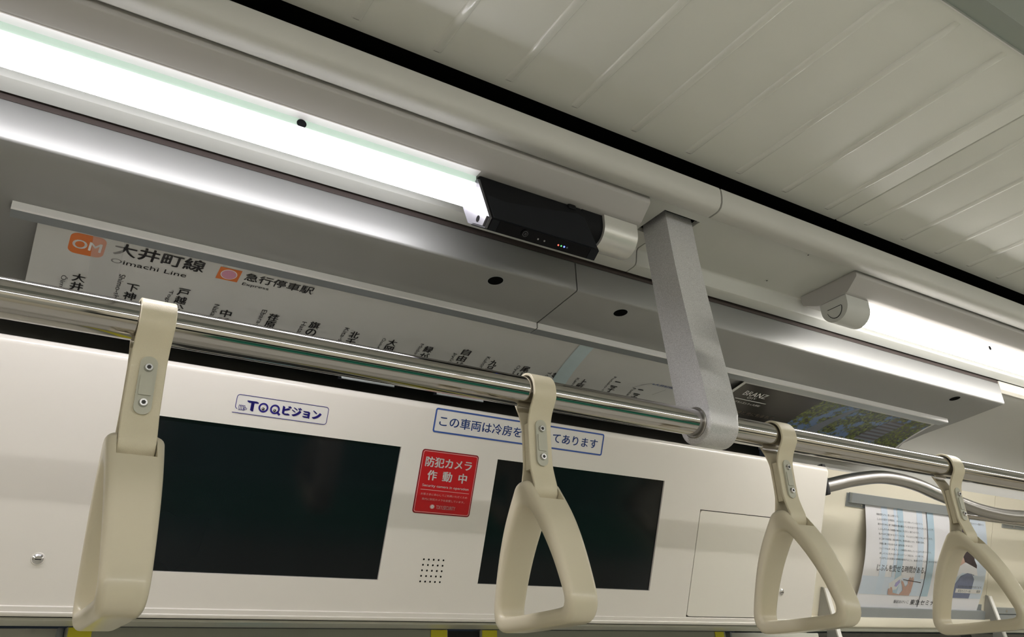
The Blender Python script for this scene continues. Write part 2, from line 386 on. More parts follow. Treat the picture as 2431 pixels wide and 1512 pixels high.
prism('plate_infill', pl_far, HX0, PSEAM-0.0012, 'plate', trim2); prism('plate_infill', pl_far, PSEAM+0.0012, HX1, 'plate', trim2)
box('opening_lining', HX0-0.002, HX1+0.002, HY0-0.002, HY1+0.002, 0.7035, 0.712, 'black', trim2)
box('gap_lining', X0, X1, 0.9255, 0.956, 0.6795, 0.684, 'dark', trim2)  # dark strip closing the gap, painted as its shade
for sx, sy in ((1.1505, 0.7795), (1.162, 0.8855)):
    sc = disc('plate_screw', (sx, sy, 0.6952), (0, 0, -1), 0.0042, 0.0006, 'plate', trim2, 16)
    disc('screw_recess', (sx, sy, 0.6946), (0, 0, -1), 0.0016, 0.0003, 'screwdark', sc, 8)

# wall behind everything (visible side): cove, upper wall, ledge, window band below
def wy(z): return 1.335+(0.439-z)*0.393
wallf = thing('wall_far', 'cream side wall with grey cove above', None, (0, 1.35, -1.5), kind='structure')
PANX0, PANX1 = -0.074, 1.584
cove_s = sheet(cove_l, 0.012)
prism('cove', cove_s, X0, PANX0-0.04, 'frieze', wallf); prism('cove', cove_s, PANX1+0.035, X1, 'frieze', wallf)
prism('cove_above_header', sheet(cove_l[:-9], 0.012), PANX0-0.04, PANX1+0.035, 'frieze', wallf)
prism('cream_strip', [(0.9505, 0.667), (0.9528, 0.667), (0.9532, 0.646), (0.9608, 0.642), (0.960, 0.6405), (0.951, 0.645)], 2.064, X1, 'cream', wallf)
box('gap_liner', X0, 2.062, 0.9520, 0.9528, 0.6600, 0.6790, 'brown', wallf)  # shade between plate and cornice box, put in as a dark brown strip
upper = [(wy(0.503), 0.503), (wy(0.156), 0.156), (wy(0.156)+0.03, 0.156), (wy(0.503)+0.03, 0.503)]
prism('upper_wall_panel', upper, PANX1+0.035, 2.609, 'wall', wallf); prism('upper_wall_panel', upper, 2.611, X1, 'wall', wallf)
prism('upper_wall_panel', upper, X0, PANX0-0.04, 'wall', wallf)
# backing behind the door header; the recess's shade is put into its dark colour
prism('header_void', [(1.345, 0.60), (1.362, 0.60), (1.42, 0.125), (1.40, 0.125)], PANX0-0.04, PANX1+0.035, 'dark', wallf)
box('header_underside', PANX0, PANX1, 1.268, 1.3525, 0.1117, 0.1150, 'pillar', wallf)
ledge = [(1.430, 0.1555), (1.426, 0.152), (1.425, 0.136), (1.428, 0.131), (1.436, 0.1285), (1.50, 0.1285), (1.50, 0.1555)]
prism('window_ledge', ledge, PANX1+0.035, X1, 'wall', wallf); prism('window_ledge', ledge, X0, PANX0-0.04, 'wall', wallf)
prism('ledge_underside', [(1.440, 0.128), (1.4415, 0.121), (1.52, 0.121), (1.52, 0.128)], PANX1+0.035, X1, 'pillar', wallf)
for a, b in ((PANX1+0.035, X1), (X0, PANX0-0.04)):
    box('lower_wall_panel', a, b, 1.478, 1.50, -1.5, -0.6, 'wall', wallf)
for n, (a, b) in enumerate(((1.80, 3.30), (3.36, 4.9), (-2.2, -0.4))):
    wn = thing('window_%d' % (n+1), 'dark carriage window below the cream ledge', None, ((a+b)/2, 1.46, -0.6), kind='structure')
    box('pane', a, b, 1.462, 1.468, -0.58, 0.118, 'glass', wn)
    for q in ((a-0.03, a), (b, b+0.03)): box('window_frame', q[0], q[1], 1.450, 1.475, -0.6, 0.121, 'pillar', wn, bev=0.003)
    box('window_frame', a, b, 1.450, 1.475, -0.6, -0.58, 'pillar', wn)
# pillars beside the doors
for n, (a, b) in enumerate(((-0.42, 0.128), (1.41, 1.76))):
    tr = thing('trim_%d' % (n+3), 'grey door pillar beside the sliding doors', None, ((a+b)/2, 1.4, -1.5), kind='structure')
    box('pillar_face', a, b, 1.385, 1.40, -1.5, 0.1115, 'pillar', tr, bev=0.002)
    if n == 0:
        slab('pillar_inset', rrect(-0.30, 0.100, -1.2, 0.088, 0.02), lambda u, v, o: (u, 1.385-o, v), 0.0, 0.003, 'cream', tr)
        box('edge_trim', 0.118, 0.127, 1.372, 1.386, -1.5, 0.1115, 'alugrey', tr, bev=0.002)
    else:
        box('edge_trim', 1.445, 1.452, 1.372, 1.386, -1.5, 0.1115, 'alugrey', tr, bev=0.002)
        slab('pillar_inset', rrect(1.47, 1.70, -1.2, 0.078, 0.02), lambda u, v, o: (u, 1.385-o, v), 0.0, 0.003, 'cream', tr)
# sliding doors
dr = thing('door_1', 'pair of grey sliding doors with yellow edge tape below the display header', None, (0.76, 1.37, -1.5), kind='structure')
for a, b, ya, yb in ((0.128, 0.728, 0.130, 0.160), (0.794, 1.41, 1.378, 1.404)):
    lf = box('door_leaf', a, b, 1.352, 1.382, -1.5, 0.1112, 'doorleaf', dr, bev=0.002)
    box('door_pane', a+0.11, b-0.11, 1.3505, 1.356, -0.6, 0.02, 'glass', lf)
    box('yellow_tape', ya, yb, 1.3507, 1.3525, -1.4, 0.1100, 'yellow', lf)
for a, b in ((0.694, 0.7255), (0.797, 0.828)): box('yellow_tape', a, b, 1.3507, 1.3525, -1.4, 0.1100, 'yellow', dr)
box('door_rubber', 0.7285, 0.7935, 1.356, 1.384, -1.5, 0.1085, 'rubber', dr)
box('door_sticker', 0.335, 0.430, 1.3500, 1.3510, -0.02, 0.0965, 'teal', dr)

# the other side of the aisle and the carriage ends (behind the photographer, seen only in reflections)
walln = thing('wall_near', 'cream side wall across the aisle', None, (0, -1.35, -1.5), kind='structure')
prism('moulding_length', mirror(mould), X0, X1, 'beam', walln); prism('plate_length', mirror(plate), X0, X1, 'plate', walln)
prism('cove', mirror(cove_s), X0, X1, 'frieze', walln)
prism('upper_wall_panel', mirror(upper), X0, X1, 'wall', walln)
box('lower_wall_panel', X0, X1, -1.50, -1.45, -1.5, -0.6, 'wall', walln); box('window_ledge', X0, X1, -1.50, -1.425, 0.1285, 0.1555, 'wall', walln)
for a in (-2.9, -0.2, 2.6, 5.3):
    box('pillar_face', a, a+0.35, -1.50, -1.42, -0.6, 0.1285, 'pillar', walln)
box('window_pane', X0, X1, -1.50, -1.46, -0.6, 0.128, 'glass', walln)
for a in (-2.5, 0.2, 3.0): box('window_blind', a, a+2.25, -1.459, -1.452, -0.22, 0.128, 'wall', walln)  # unseen pale blinds added over the dark panes to bounce light back
wl = box('wall_left', X0-0.05, X0, -1.5, 1.5, -1.5, 0.85, 'wall'); tag(wl, 'cream end wall of the carriage behind the left end', kind='structure')
wr = box('wall_right', X1, X1+0.05, -1.5, 1.5, -1.5, 0.85, 'wall'); tag(wr, 'cream end wall of the carriage at the far end', kind='structure')

# ================================================================ LIGHT FIXTURES
TRAY = [(0.7757, 0.6945), (0.7757, 0.6848), (0.7770, 0.6825), (0.800, 0.6628), (0.8035, 0.661), (0.868, 0.660), (0.871, 0.661), (0.9005, 0.674), (0.902, 0.6765), (0.902, 0.6945)]
def dprof(cy, zc, r, ztop, n=14):
    return [(cy-r, ztop)]+[(cy-r*math.cos(pi*i/n), zc-r*math.sin(pi*i/n)) for i in range(n+1)]+[(cy+r, ztop)]
LCY = 0.8375
CAP = dprof(LCY, 0.645, 0.0295, 0.6603)
def fixture(xa, xb, label, group, lens, la, lb, sgn=1, style='full', camgap=False):
    t = thing('ceiling_light', label, 'light', (xa, sgn*LCY, 0.6945), group)
    f = (lambda p: p) if sgn == 1 else mirror
    prism('tray', f(TRAY), xa, xb, 'tray', t)
    n = 12; r = 0.021
    rr_ = 0.0228 if style == 'housing' else r
    curve = [(LCY-rr_*math.cos(pi*i/n), (0.6475 if style == 'housing' else 0.646)-rr_*math.sin(pi*i/n)) for i in range(n+1)]
    if style == 'housing':
        prism('tube_housing', f([(0.8165, 0.6603), (0.8165, 0.6476), (0.8585, 0.6476), (0.8585, 0.6603)]), la, lb, 'green', t)
        prism('lit_tube', f(curve), la, lb, lens, t, smooth=50)
    else:
        prism('lit_tube', f([(0.8165, 0.6603)]+curve+[(0.8585, 0.6603)]), la, lb, lens, t, smooth=50)
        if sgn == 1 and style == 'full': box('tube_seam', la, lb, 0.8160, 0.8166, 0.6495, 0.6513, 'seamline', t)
    for a, b in ((xa+0.003, la-0.0005), (lb+0.0005, xb-0.003)):
        if camgap and a > xa+0.5: a = xb-0.068
        prism('end_cap', f(CAP), a, b, 'capsil' if camgap else 'capgrey', t, smooth=45)
    return t
L0, PITCHX, LEN = 1.278, 1.808, 1.305
f1 = fixture(-0.53, 0.775, 'long white ceiling tube light with the black camera unit at its end', None, 'lens_a', -0.46, 0.487, style='housing', camgap=True)
prism('reflector_strip', [(0.8030, 0.6616), (0.8034, 0.6601), (0.8163, 0.6598), (0.8163, 0.6612)], -0.46, 0.487, 'white9', f1)  # tray edge beside the tube, its strong light put into a whiter colour
disc('housing_screw', (0.237, 0.8166, 0.6535), (0, -1, 0), 0.0062, 0.0008, 'devgrey', f1, 16)
f2 = fixture(L0, L0+LEN, 'ceiling tube light with grey rounded end cap, right of the silver hanger', None, 'lens_b', 1.349, L0+LEN-0.07)
slab('cap_cover', [(0.8215, 0.643)]+[(LCY-0.016*math.cos(pi*i/10), 0.643-0.019*math.sin(pi*i/10)) for i in range(11)][1:-1]+[(0.8535, 0.643)], lambda u, v, o: (L0+0.003-o, u, v), 0.0, 0.0012, 'capgrey', f2, smooth=40)
sweep('cap_cover_groove', [(L0+0.0028, y, z) for y, z in ([(0.852, 0.6440), (0.8225, 0.6440)]+[(LCY-0.0165*math.cos(pi*i/12), 0.643-0.0198*math.sin(pi*i/12)) for i in range(0, 12)])], 0.0007, 'devgrey', f2, 6)
disc('tube_catch', (1.349, 0.8165, 0.6525), (1, 0, 0), 0.0022, 0.006, 'capgrey', f2, 10)
disc('housing_screw', (1.78, 0.8166, 0.6500), (0, -1, 0), 0.005, 0.0008, 'devgrey', f2, 16)
for k in (-1, 1, 2):
    xa = (L0 if k > 0 else -0.53)+PITCHX*k if k != 1 else L0+PITCHX
    fixture(xa, xa+LEN, 'ceiling tube light farther along the same side', 'tube lights farther along the near row', 'lens_b', xa+0.071, xa+LEN-0.07, style='plain')
for k in range(-1, 4):  # unseen tubes lengthened into an unbroken row to light the ceiling evenly
    xa = -0.53+PITCHX*k
    fixture(xa, xa+1.80, 'ceiling tube light in the row across the aisle', 'tube lights across the aisle', 'lens_c', xa+0.02, xa+1.78, sgn=-1, style='plain')

# ================================================================ SECURITY CAMERA UNIT at the end of the first tube
DX0, DX1 = 0.490, 0.668
dev = thing('security_camera', 'black security camera unit with lens and tiny status lights hanging from the tube light', 'camera', (0.58, 0.815, 0.655))
A_, B_, C_, D_, E_ = (0.8135, 0.6605), (0.781, 0.573), (0.795, 0.563), (0.840, 0.595), (0.861, 0.6605)
prism('body', [A_, B_, C_, D_, E_], DX0, DX1, 'devblack', dev, bev=0.0022)
def strip(u, v, o):   # u along x, v 0..1 across the narrow lower face, o outwards
    d = Vector((C_[0]-B_[0], C_[1]-B_[1])); nrm = Vector((d.y, -d.x)).normalized()
    q = Vector(B_)+d*v+nrm*o
    return (u, q.x, q.y)
def bigface(u, v, o):
    d = Vector((B_[0]-A_[0], B_[1]-A_[1])); nrm = Vector((d.y, -d.x)).normalized()
    q = Vector(A_)+d*v+nrm*o
    return (u, q.x, q.y)
slab('front_strip', rrect(DX0+0.012, DX1-0.016, 0.04, 0.96, 0.002), strip, 0.0, 0.0006, 'devgloss', dev)
slab('corner_pad', rrect(DX0+0.001, DX0+0.011, 0.03, 0.97, 0.002), strip, 0.0, 0.0010, 'devgrey', dev)
slab('corner_pad', rrect(DX1-0.015, DX1-0.001, 0.03, 0.97, 0.002), strip, 0.0, 0.0010, 'devgrey', dev)
slab('front_cover', [(DX0+0.002, 0.46), (DX0+0.03, 0.50), (DX0+0.07, 0.42), (DX0+0.12, 0.30), (DX1-0.014, 0.18), (DX1-0.004, 0.24), (DX1-0.003, 0.94), (DX1-0.008, 0.985), (DX0+0.002, 0.985)], bigface, 0.0, 0.0011, 'devgrey', dev)
nrm = Vector(strip(0, 0, 1))-Vector(strip(0, 0, 0))
def dot(name, u, v, r, m, h=0.0006, par=dev): return disc(name, strip(u, v, 0.0006), nrm, r, h, m, par, 14)
ln = dot('camera_lens', 0.544, 0.42, 0.0062, 'devgloss', 0.0012)
for r, m_, h in ((0.0042, 'ring', 0.0016), (0.0033, 'devgloss', 0.0019), (0.0016, 'ring', 0.0022), (0.0008, 'devgloss', 0.0025)):
    disc('lens_ring', strip(0.544, 0.42, 0.0006), nrm, r, h, m_, ln, 16)
for u, m_ in ((0.5665, 'grey_led'), (0.577, 'grey_led')): dot('status_light', u, 0.55, 0.0012, m_)
for u, m_ in ((0.6005, 'red_led'), (0.6055, 'green_led'), (0.6105, 'blue_led'), (0.6155, 'dim_led')): dot('status_light', u, 0.55, 0.0012, m_)
def endf(u, v, o): return (DX0-0.0005-o, u, v)
ep = slab('end_plate', [(0.8105, 0.652), (0.7825, 0.5745), (0.7955, 0.5650), (0.839, 0.596), (0.853, 0.630), (0.856, 0.655)], endf, 0.0, 0.004, 'devsilver', dev)
lp = slab('latch_plate', [(0.7838, 0.5765), (0.7955, 0.5675), (0.8275, 0.590), (0.8175, 0.6005)], endf, 0.004, 0.0072, 'devsilver', ep)
disc('latch_hole', (DX0-0.0078, 0.8065, 0.5842), (-1, 0, 0), 0.0046, 0.0003, 'black', ep, 18)
box('mounting_knob', 0.640, 0.655, 0.808, 0.8165, 0.6515, 0.6605, 'devblack', dev, bev=0.003)
prism('rear_clamp', dprof(LCY, 0.645, 0.025, 0.6603), DX1, 0.7065, 'devblack', dev, smooth=45)

# ================================================================ SILVER CORNICE BOXES and the posters under them
BOXP = [(0.9515, 0.6590), (0.950, 0.6565), (0.950, 0.6085), (0.9508, 0.6062), (0.953, 0.6050), (1.070, 0.5955), (1.17, 0.5895), (1.235, 0.5815), (1.270, 0.560), (1.284, 0.533), (1.291, 0.533), (1.288, 0.546), (1.276, 0.574), (1.238, 0.594), (1.17, 0.601), (1.07, 0.606), (0.962, 0.614), (0.958, 0.619), (0.958, 0.6590)]
BX = 0.7565
def cornice_box(a, b, label, hx0, hx1, holes):
    t = thing('cornice_box', label, 'cornice', ((a+b)/2, 0.95, 0.605))
    prism('shell', BOXP, a, b, 'boxal', t, smooth=50)
    prism('holder_lip', [(1.0700, 0.5955), (1.0705, 0.5860), (1.0735, 0.5850), (1.0750, 0.5952)], hx0, hx1, 'alu', t)
    prism('holder_flange', [(1.0736, 0.5852), (1.0950, 0.5850), (1.0952, 0.5862), (1.0750, 0.5864)], hx0, hx1, 'alugrey', t)
    for x in holes:
        h = disc('access_hole', (x, 0.979, 0.60285), (0, -0.081, -0.997), 0.0125, 0.0004, 'black', t, 28)
        bm = bmesh.new(); n = 28; ra, rb = 0.0125, 0.0134
        c = Vector((x, 0.979, 0.6024)); nn = Vector((0, -0.081, -0.997)); e1 = Vector((1, 0, 0)); e2 = nn.cross(e1)
        v1 = [bm.verts.new(c+e1*ra*math.cos(2*pi*i/n)+e2*ra*math.sin(2*pi*i/n)) for i in range(n)]
        v2 = [bm.verts.new(c-nn*0.0002+e1*rb*math.cos(2*pi*i/n)+e2*rb*math.sin(2*pi*i/n)) for i in range(n)]
        for i in range(n): bm.faces.new((v1[i], v1[(i+1) % n], v2[(i+1) % n], v2[i]))
        from_bm('hole_rim', bm, 'alugrey', h)
    return t
cb1 = cornice_box(-1.6, BX-0.0012, 'silver cornice box above the route map, left of the seam', -0.048, BX-0.0012, (0.6155,))
cb2 = cornice_box(BX+0.0012, 2.060, 'silver cornice box with an open end, right of the seam above the dark property poster', BX+0.0012, 2.008, (0.872, 1.893))
for x in (0.475, 0.66, 1.52):
    prism('rear_holder', [(1.2685, 0.5325), (1.2690, 0.5205), (1.2735, 0.5210), (1.2755, 0.5335)], x-0.06, x+0.125, 'alugrey', cb1 if x < 0.7 else cb2)
    lt = box('poster_latch', x, x+0.10, 1.2655, 1.2695, 0.5095, 0.5200, 'alugrey', cb1 if x < 0.7 else cb2, bev=0.0008)
    box('latch_end', x-0.006, x-0.0005, 1.2655, 1.270, 0.5075, 0.5190, 'devgrey', lt)
# poster surface: s runs from the front holder back over the bowed sheet
PY = [1.078, 1.1368, 1.1858, 1.225, 1.2550, 1.2593]; PZ = [0.58996, 0.5790, 0.5660, 0.5500, 0.5265, 0.5222]
PL = smooth_line(list(zip(PY, PZ)), 6)
PS = [0.0]
for i in range(1, len(PL)): PS.append(PS[-1]+math.dist(PL[i], PL[i-1]))
def postr(x, s, o):
    i = 0
    while i < len(PS)-2 and PS[i+1] < s: i += 1
    t = (s-PS[i])/(PS[i+1]-PS[i])
    y = PL[i][0]+(PL[i+1][0]-PL[i][0])*t; z = PL[i][1]+(PL[i+1][1]-PL[i][1])*t
    d = Vector((PL[i+1][0]-PL[i][0], PL[i+1][1]-PL[i][1])).normalized()
    return (x, y+d.y*o, z-d.x*o)
def poster_sheet(name, x0, x1, s0, s1, m, parent, o0=-0.0006, o1=0.0, nx=1, ns=20):
    pts = [(s0+(s1-s0)*i/ns) for i in range(ns+1)]
    prof = [postr(0, s, o1)[1:] for s in pts]+[postr(0, s, o0)[1:] for s in pts[::-1]]
    return prism(name, prof, x0, x1, m, parent, smooth=30)
rm = thing('route_map', 'white railway route map poster with orange line badge behind the chrome rail', 'poster', (0.6, 1.10, 0.585))
poster_sheet('map_sheet', -0.016, 1.262, 0.004, 0.1985, 'paper', rm)
# badge, title, stations
def pr(u, v, o=0.0): return postr(u, v, o)
def strip_poly(name, xa0, xa1, xb0, xb1, s0, s1, m, h, parent):
    n = 10; L = [(xa0+(xb0-xa0)*i/n, s0+(s1-s0)*i/n) for i in range(n+1)]; R_ = [(xa1+(xb1-xa1)*i/n, s0+(s1-s0)*i/n) for i in range(n+1)]
    vs = [pr(u, v, h) for u, v in L]+[pr(u, v, h) for u, v in R_]
    return pyd(name, vs, [[i, i+1, n+2+i, n+1+i] for i in range(n)], m, parent, smooth=30)
bd = slab('line_badge', rrect(0.0245, 0.0690, 0.0215, 0.0660, 0.010), pr, 0.0, 0.0004, 'orange', rm)
lettering([('OM', 0.0290, 0.0645, 0.0345, 0.0535, 0.022, False)], pr, 0.0010, 'white', bd)
strip_poly('tape_strip', 0.0495, 0.0885, 0.0650, 0.1035, 0.006, 0.196, 'tape2', 0.0013, rm)
lettering([('大井町線', 0.0800, 0.2005, 0.0215, 0.0495, 0.020, False), ('Oimachi Line', 0.0800, 0.1815, 0.0585, 0.0680, 0.004, False)], pr, 0.0009, 'ink', rm)
lettering([('急行停車駅', 0.2590, 0.3640, 0.0255, 0.0445, 0.016, False), ('Express', 0.2600, 0.3000, 0.0505, 0.0585, 0.003, False)], pr, 0.0009, 'ink', rm)
xb = flat('express_mark', [(0.2205, 0.0250), (0.2520, 0.0250), (0.2520, 0.0540), (0.2205, 0.0540)], pr, 0.0005, 'orange', rm)
ell = lambda rx, ry: [(0.23625+rx*math.cos(2*pi*i/32), 0.0395+ry*math.sin(2*pi*i/32)) for i in range(32)]
flat('mark_ring', ell(0.0118, 0.0118), pr, 0.0007, 'white', xb); flat('mark_dot', ell(0.0106, 0.0106), pr, 0.0009, 'pinkdot', xb)
ST = [('大井町', 'Ōimachi'), ('下神明', 'Shimo-shimmei'), ('戸越公園', 'Togoshi-kōen'), ('中延', 'Nakanobu'), ('荏原町', 'Ebara-machi'), ('旗の台', 'Hatanodai'), ('北千束', 'Kita-senzoku'), ('大岡山', 'Ōokayama'),
      ('緑が丘', 'Midorigaoka'), ('自由が丘', 'Jiyūgaoka'), ('九品仏', 'Kuhombutsu'), ('尾山台', 'Oyamadai'), ('等々力', 'Todoroki'), ('上野毛', 'Kaminoge'), ('二子玉川', 'Futako-tamagawa'), ('二子新地', 'Futako-shinchi')]
KT = [0.115, 0.114, 0.1015, 0.129, 0.117, 0.116, 0.120, 0.121, 0.120, 0.108, 0.122, 0.122, 0.123, 0.125, 0.113, 0.122]
LT = [0.124, 0.098, 0.111, 0.121, 0.112, 0.121, 0.115, 0.122, 0.117, 0.123, 0.116, 0.123, 0.124, 0.125, 0.100, 0.121]
KX = [0.0475, 0.118, 0.187, 0.257, 0.328, 0.396, 0.467, 0.537, 0.606, 0.677, 0.742, 0.812, 0.884, 0.951, 1.026, 1.093]
for (k, l), kt, lt_, x in zip(ST, KT, LT, KX):
    its = []; kt -= 0.008; lt_ -= 0.008
    for j, ch in enumerate(k): its.append((ch, x-0.0082, x+0.0082, kt+0.0178*j, kt+0.0178*j+0.0160, 0.028, False))
    its.append((l, x-0.0215, x-0.0135, lt_, lt_+0.0066*len(l), 0.0, True))
    lettering(its, pr, 0.0009, 'ink', rm, 'station_name')
strip_poly('blue_tape', 0.868, 0.900, 0.890, 0.924, 0.006, 0.196, 'tape', 0.0013, rm)
nt_ = lettering([('※大井町線の各駅停車', 1.105, 1.225, 0.0865, 0.0940, 0.004, False)], pr, 0.0009, 'stickblue', rm, 'note_text')
for a, b in (((1.100, 0.0900), (1.068, 0.1130)), ((1.150, 0.100), (1.130, 0.1230)), ((1.100, 0.0900), (1.104, 0.0900))):
    dx, dy = b[0]-a[0], b[1]-a[1]; L = math.hypot(dx, dy); nx, ny = -dy/L*0.0004, dx/L*0.0004
    flat('leader_line', [(a[0]+nx, a[1]+ny), (b[0]+nx, b[1]+ny), (b[0]-nx, b[1]-ny), (a[0]-nx, a[1]-ny)], pr, 0.0008, 'ink2', rm)

bp_ = thing('property_poster', 'dark property poster with white title and leafy building photo', 'poster', (1.65, 1.10, 0.585))
poster_sheet('sheet', 1.305, 1.993, 0.004, 0.1985, 'paper', bp_)
fin = lambda pts: pts
strip_poly('dark_print', 1.313, 1.566, 1.313, 1.548, 0.024, 0.194, 'night', 0.0004, bp_)
ph = strip_poly('photo_print', 1.566, 1.985, 1.548, 1.985, 0.024, 0.194, 'foliage', 0.0004, bp_)
strip_poly('printed_facade', 1.690, 1.700, 1.600, 1.655, 0.026, 0.190, 'facade', 0.0006, ph)
for i in range(7):
    s = 0.045+0.013*i; strip_poly('printed_slat', 1.845-0.006*i, 1.905-0.003*i, 1.845-0.006*i-0.002, 1.905-0.003*i-0.002, s, s+0.006, 'slatdk', 0.0006, ph)
    strip_poly('printed_slat', 1.845-0.006*i, 1.905-0.003*i, 1.845-0.006*i-0.002, 1.905-0.003*i-0.002, s+0.006, s+0.013, 'facade', 0.0006, ph)
lettering([('BRANZ', 1.341, 1.411, 0.0475, 0.0640, 0.006, False), ('CITY', 1.3640, 1.3905, 0.0675, 0.0735, 0.0, False)], pr, 0.0008, 'white', bp_)
lettering([('ブランズシティ大井町', 1.345, 1.424, 0.0880, 0.0950, 0.0, False)], pr, 0.0008, 'white', bp_)
flat('title_rule', [(1.335, 0.0790), (1.432, 0.0790), (1.432, 0.0808), (1.335, 0.0808)], pr, 0.0008, 'white', bp_)
lettering([('緑と光に包まれて', 1.38, 1.50, 0.118, 0.128, 0.0, False)], pr, 0.0008, 'bronze', bp_)

# ================================================================ DISPLAY HEADER ABOVE THE DOORS
P0 = Vector((0, 1.132, 0.439)); PD = Vector((0, 0.127, -0.3233)).normalized(); PN = Vector((0, PD.z, -PD.y))   # down the face / out of the face
def pan(x, d, o=0.0): return tuple(Vector((x, 0, 0))+P0+PD*d+PN*o)
hd = thing('display_header', 'glossy warm white header panel with two black screens above the doors', 'display panel', (0.755, 1.26, 0.115))
S1, S2 = (0.1615, 0.5415), (0.7220, 1.1020); SD = (0.0760, 0.2853); AD = (1.2050, 1.4260, 0.1230, 0.3330)
RT = 0.010
xs = [PANX0+RT, S1[0], S1[1], S2[0], S2[1], AD[0], AD[1], PANX1-RT]; ds = [RT, SD[0], AD[2], SD[1], AD[3]]
bm = bmesh.new(); G = {}
def gv(x, d, o):
    k = (round(x, 5), round(d, 5), round(o, 5))
    if k not in G: G[k] = bm.verts.new(pan(x, d, o))
    return G[k]
def hole(x0, x1, d0, d1):
    xm, dm = (x0+x1)/2, (d0+d1)/2
    if SD[0] < dm < SD[1] and (S1[0] < xm < S1[1] or S2[0] < xm < S2[1]): return True
    return AD[0] < xm < AD[1] and AD[2] < dm < AD[3]
for i in range(len(xs)-1):
    for j in range(len(ds)-1):
        if not hole(xs[i], xs[i+1], ds[j], ds[j+1]):
            bm.faces.new((gv(xs[i], ds[j], 0), gv(xs[i+1], ds[j], 0), gv(xs[i+1], ds[j+1], 0), gv(xs[i], ds[j+1], 0)))
for x0, x1, d0, d1 in ((*S1, *SD), (*S2, *SD), AD):      # recess walls
    X = [x for x in xs if x0-1e-6 <= x <= x1+1e-6]; Dd = [d for d in ds if d0-1e-6 <= d <= d1+1e-6]
    for a, b in zip(X[:-1], X[1:]):
        for d in (d0, d1): bm.faces.new((gv(a, d, 0), gv(b, d, 0), gv(b, d, -0.006), gv(a, d, -0.006)))
    for a, b in zip(Dd[:-1], Dd[1:]):
        for x in (x0, x1): bm.faces.new((gv(x, a, 0), gv(x, b, 0), gv(x, b, -0.006), gv(x, a, -0.006)))
def rim(pairs, xa, xb):
    for (d0, o0), (d1, o1) in zip(pairs[:-1], pairs[1:]):
        for a, b in zip(xa[:-1], xa[1:]): bm.faces.new((gv(a, d0, o0), gv(b, d0, o0), gv(b, d1, o1), gv(a, d1, o1)))
topr = [(RT-RT*math.sin(pi/2*i/6), -RT+RT*math.cos(pi/2*i/6)) for i in range(7)]+[(0, -0.060)]
rim(topr, xs, None)
botr = [(AD[3], 0), (0.3338, 0.0), (0.3346, 0.0028), (0.3408, 0.0028), (0.3416, 0.0042), (0.3450, 0.0042), (0.3468, 0.0030), (0.3474, 0.0), (0.3500, -0.020), (0.352, -0.06)]
rim(botr, xs, None)
for sx, sg in ((xs[0], -1), (xs[-1], 1)):
    prev = None
    for i in range(7):
        x = sx+sg*RT*math.sin(pi/2*i/6); o = -RT+RT*math.cos(pi/2*i/6)
        if prev:
            for a, b in zip(ds[:-1]+[ds[-1]], ds[1:]+[0.3474]): bm.faces.new((gv(prev[0], a, prev[1]), gv(x, a, o), gv(x, b, o), gv(prev[0], b, prev[1])))
        prev = (x, o)
    for a, b in zip(ds, ds[1:]+[0.3474]): bm.faces.new((gv(prev[0], a, prev[1]), gv(prev[0], b, prev[1]), gv(prev[0], b, -0.06), gv(prev[0], a, -0.06)))
    # corner fillets
    for i in range(6):
        q0 = (sx+sg*RT*math.sin(pi/2*i/6), -RT+RT*math.cos(pi/2*i/6)); q1 = (sx+sg*RT*math.sin(pi/2*(i+1)/6), -RT+RT*math.cos(pi/2*(i+1)/6))
        bm.faces.new((gv(sx, topr[i][0], topr[i][1]), gv(sx, topr[i+1][0], topr[i+1][1]), gv(q1[0], RT, q1[1]), gv(q0[0], RT, q0[1])) if i else (gv(sx, RT, 0), gv(sx, topr[1][0], topr[1][1]), gv(q1[0], RT, q1[1])))
bmesh.ops.remove_doubles(bm, verts=bm.verts[:], dist=1e-6)
from_bm('shell', bm, 'panel', hd, smooth=40)
for a, b in (S1, S2):
    sc = slab('screen', [(a+0.0004, SD[0]+0.0004), (b-0.0004, SD[0]+0.0004), (b-0.0004, SD[1]-0.0004), (a+0.0004, SD[1]-0.0004)], pan, -0.0075, -0.0030, 'screen', hd, smooth=None, label='black glossy display screen')
slab('cover_recess', [(AD[0]+.0003, AD[2]+.0003), (AD[1]-.0003, AD[2]+.0003), (AD[1]-.0003, AD[3]-.0003), (AD[0]+.0003, AD[3]-.0003)], pan, -0.009, -0.0052, 'black', hd, smooth=None)
slab('access_cover', rrect(AD[0]+0.0016, AD[1]-0.0016, AD[2]+0.0016, AD[3]-0.0016, 0.006), pan, -0.0050, 0.0003, 'door', hd)
for x, d in ((0.0691, 0.2755), (1.4712, 0.2770)):
    cup = disc('screw_cup', pan(x, d, 0.0001), PN, 0.0085, 0.0007, 'panel', hd, 28, r2=0.0075)
    hdm = disc('screw', pan(x, d, 0.0008), PN, 0.0066, 0.0022, 'screw', cup, 24, r2=0.0045)
    slab('screw_slot', [(x-0.0036, d-0.0006), (x+0.0036, d-0.0006), (x+0.0036, d+0.0006), (x-0.0036, d+0.0006)], pan, 0.0028, 0.0032, 'screwdark', cup)
# speaker perforation: 5 x 5 tiny holes
V, F = [], []
for i in range(5):
    for j in range(5):
        x = 0.6147+0.0358*i/4; d = 0.2495+0.0352*j/4; b0 = len(V)
        V += [pan(x+0.00155*math.cos(2*pi*k/12), d+0.00155*math.sin(2*pi*k/12), 0.0004) for k in range(12)]; F.append([b0+k for k in range(12)])
pyd('speaker_holes', V, F, 'black', hd, smooth=None, kind='stuff')
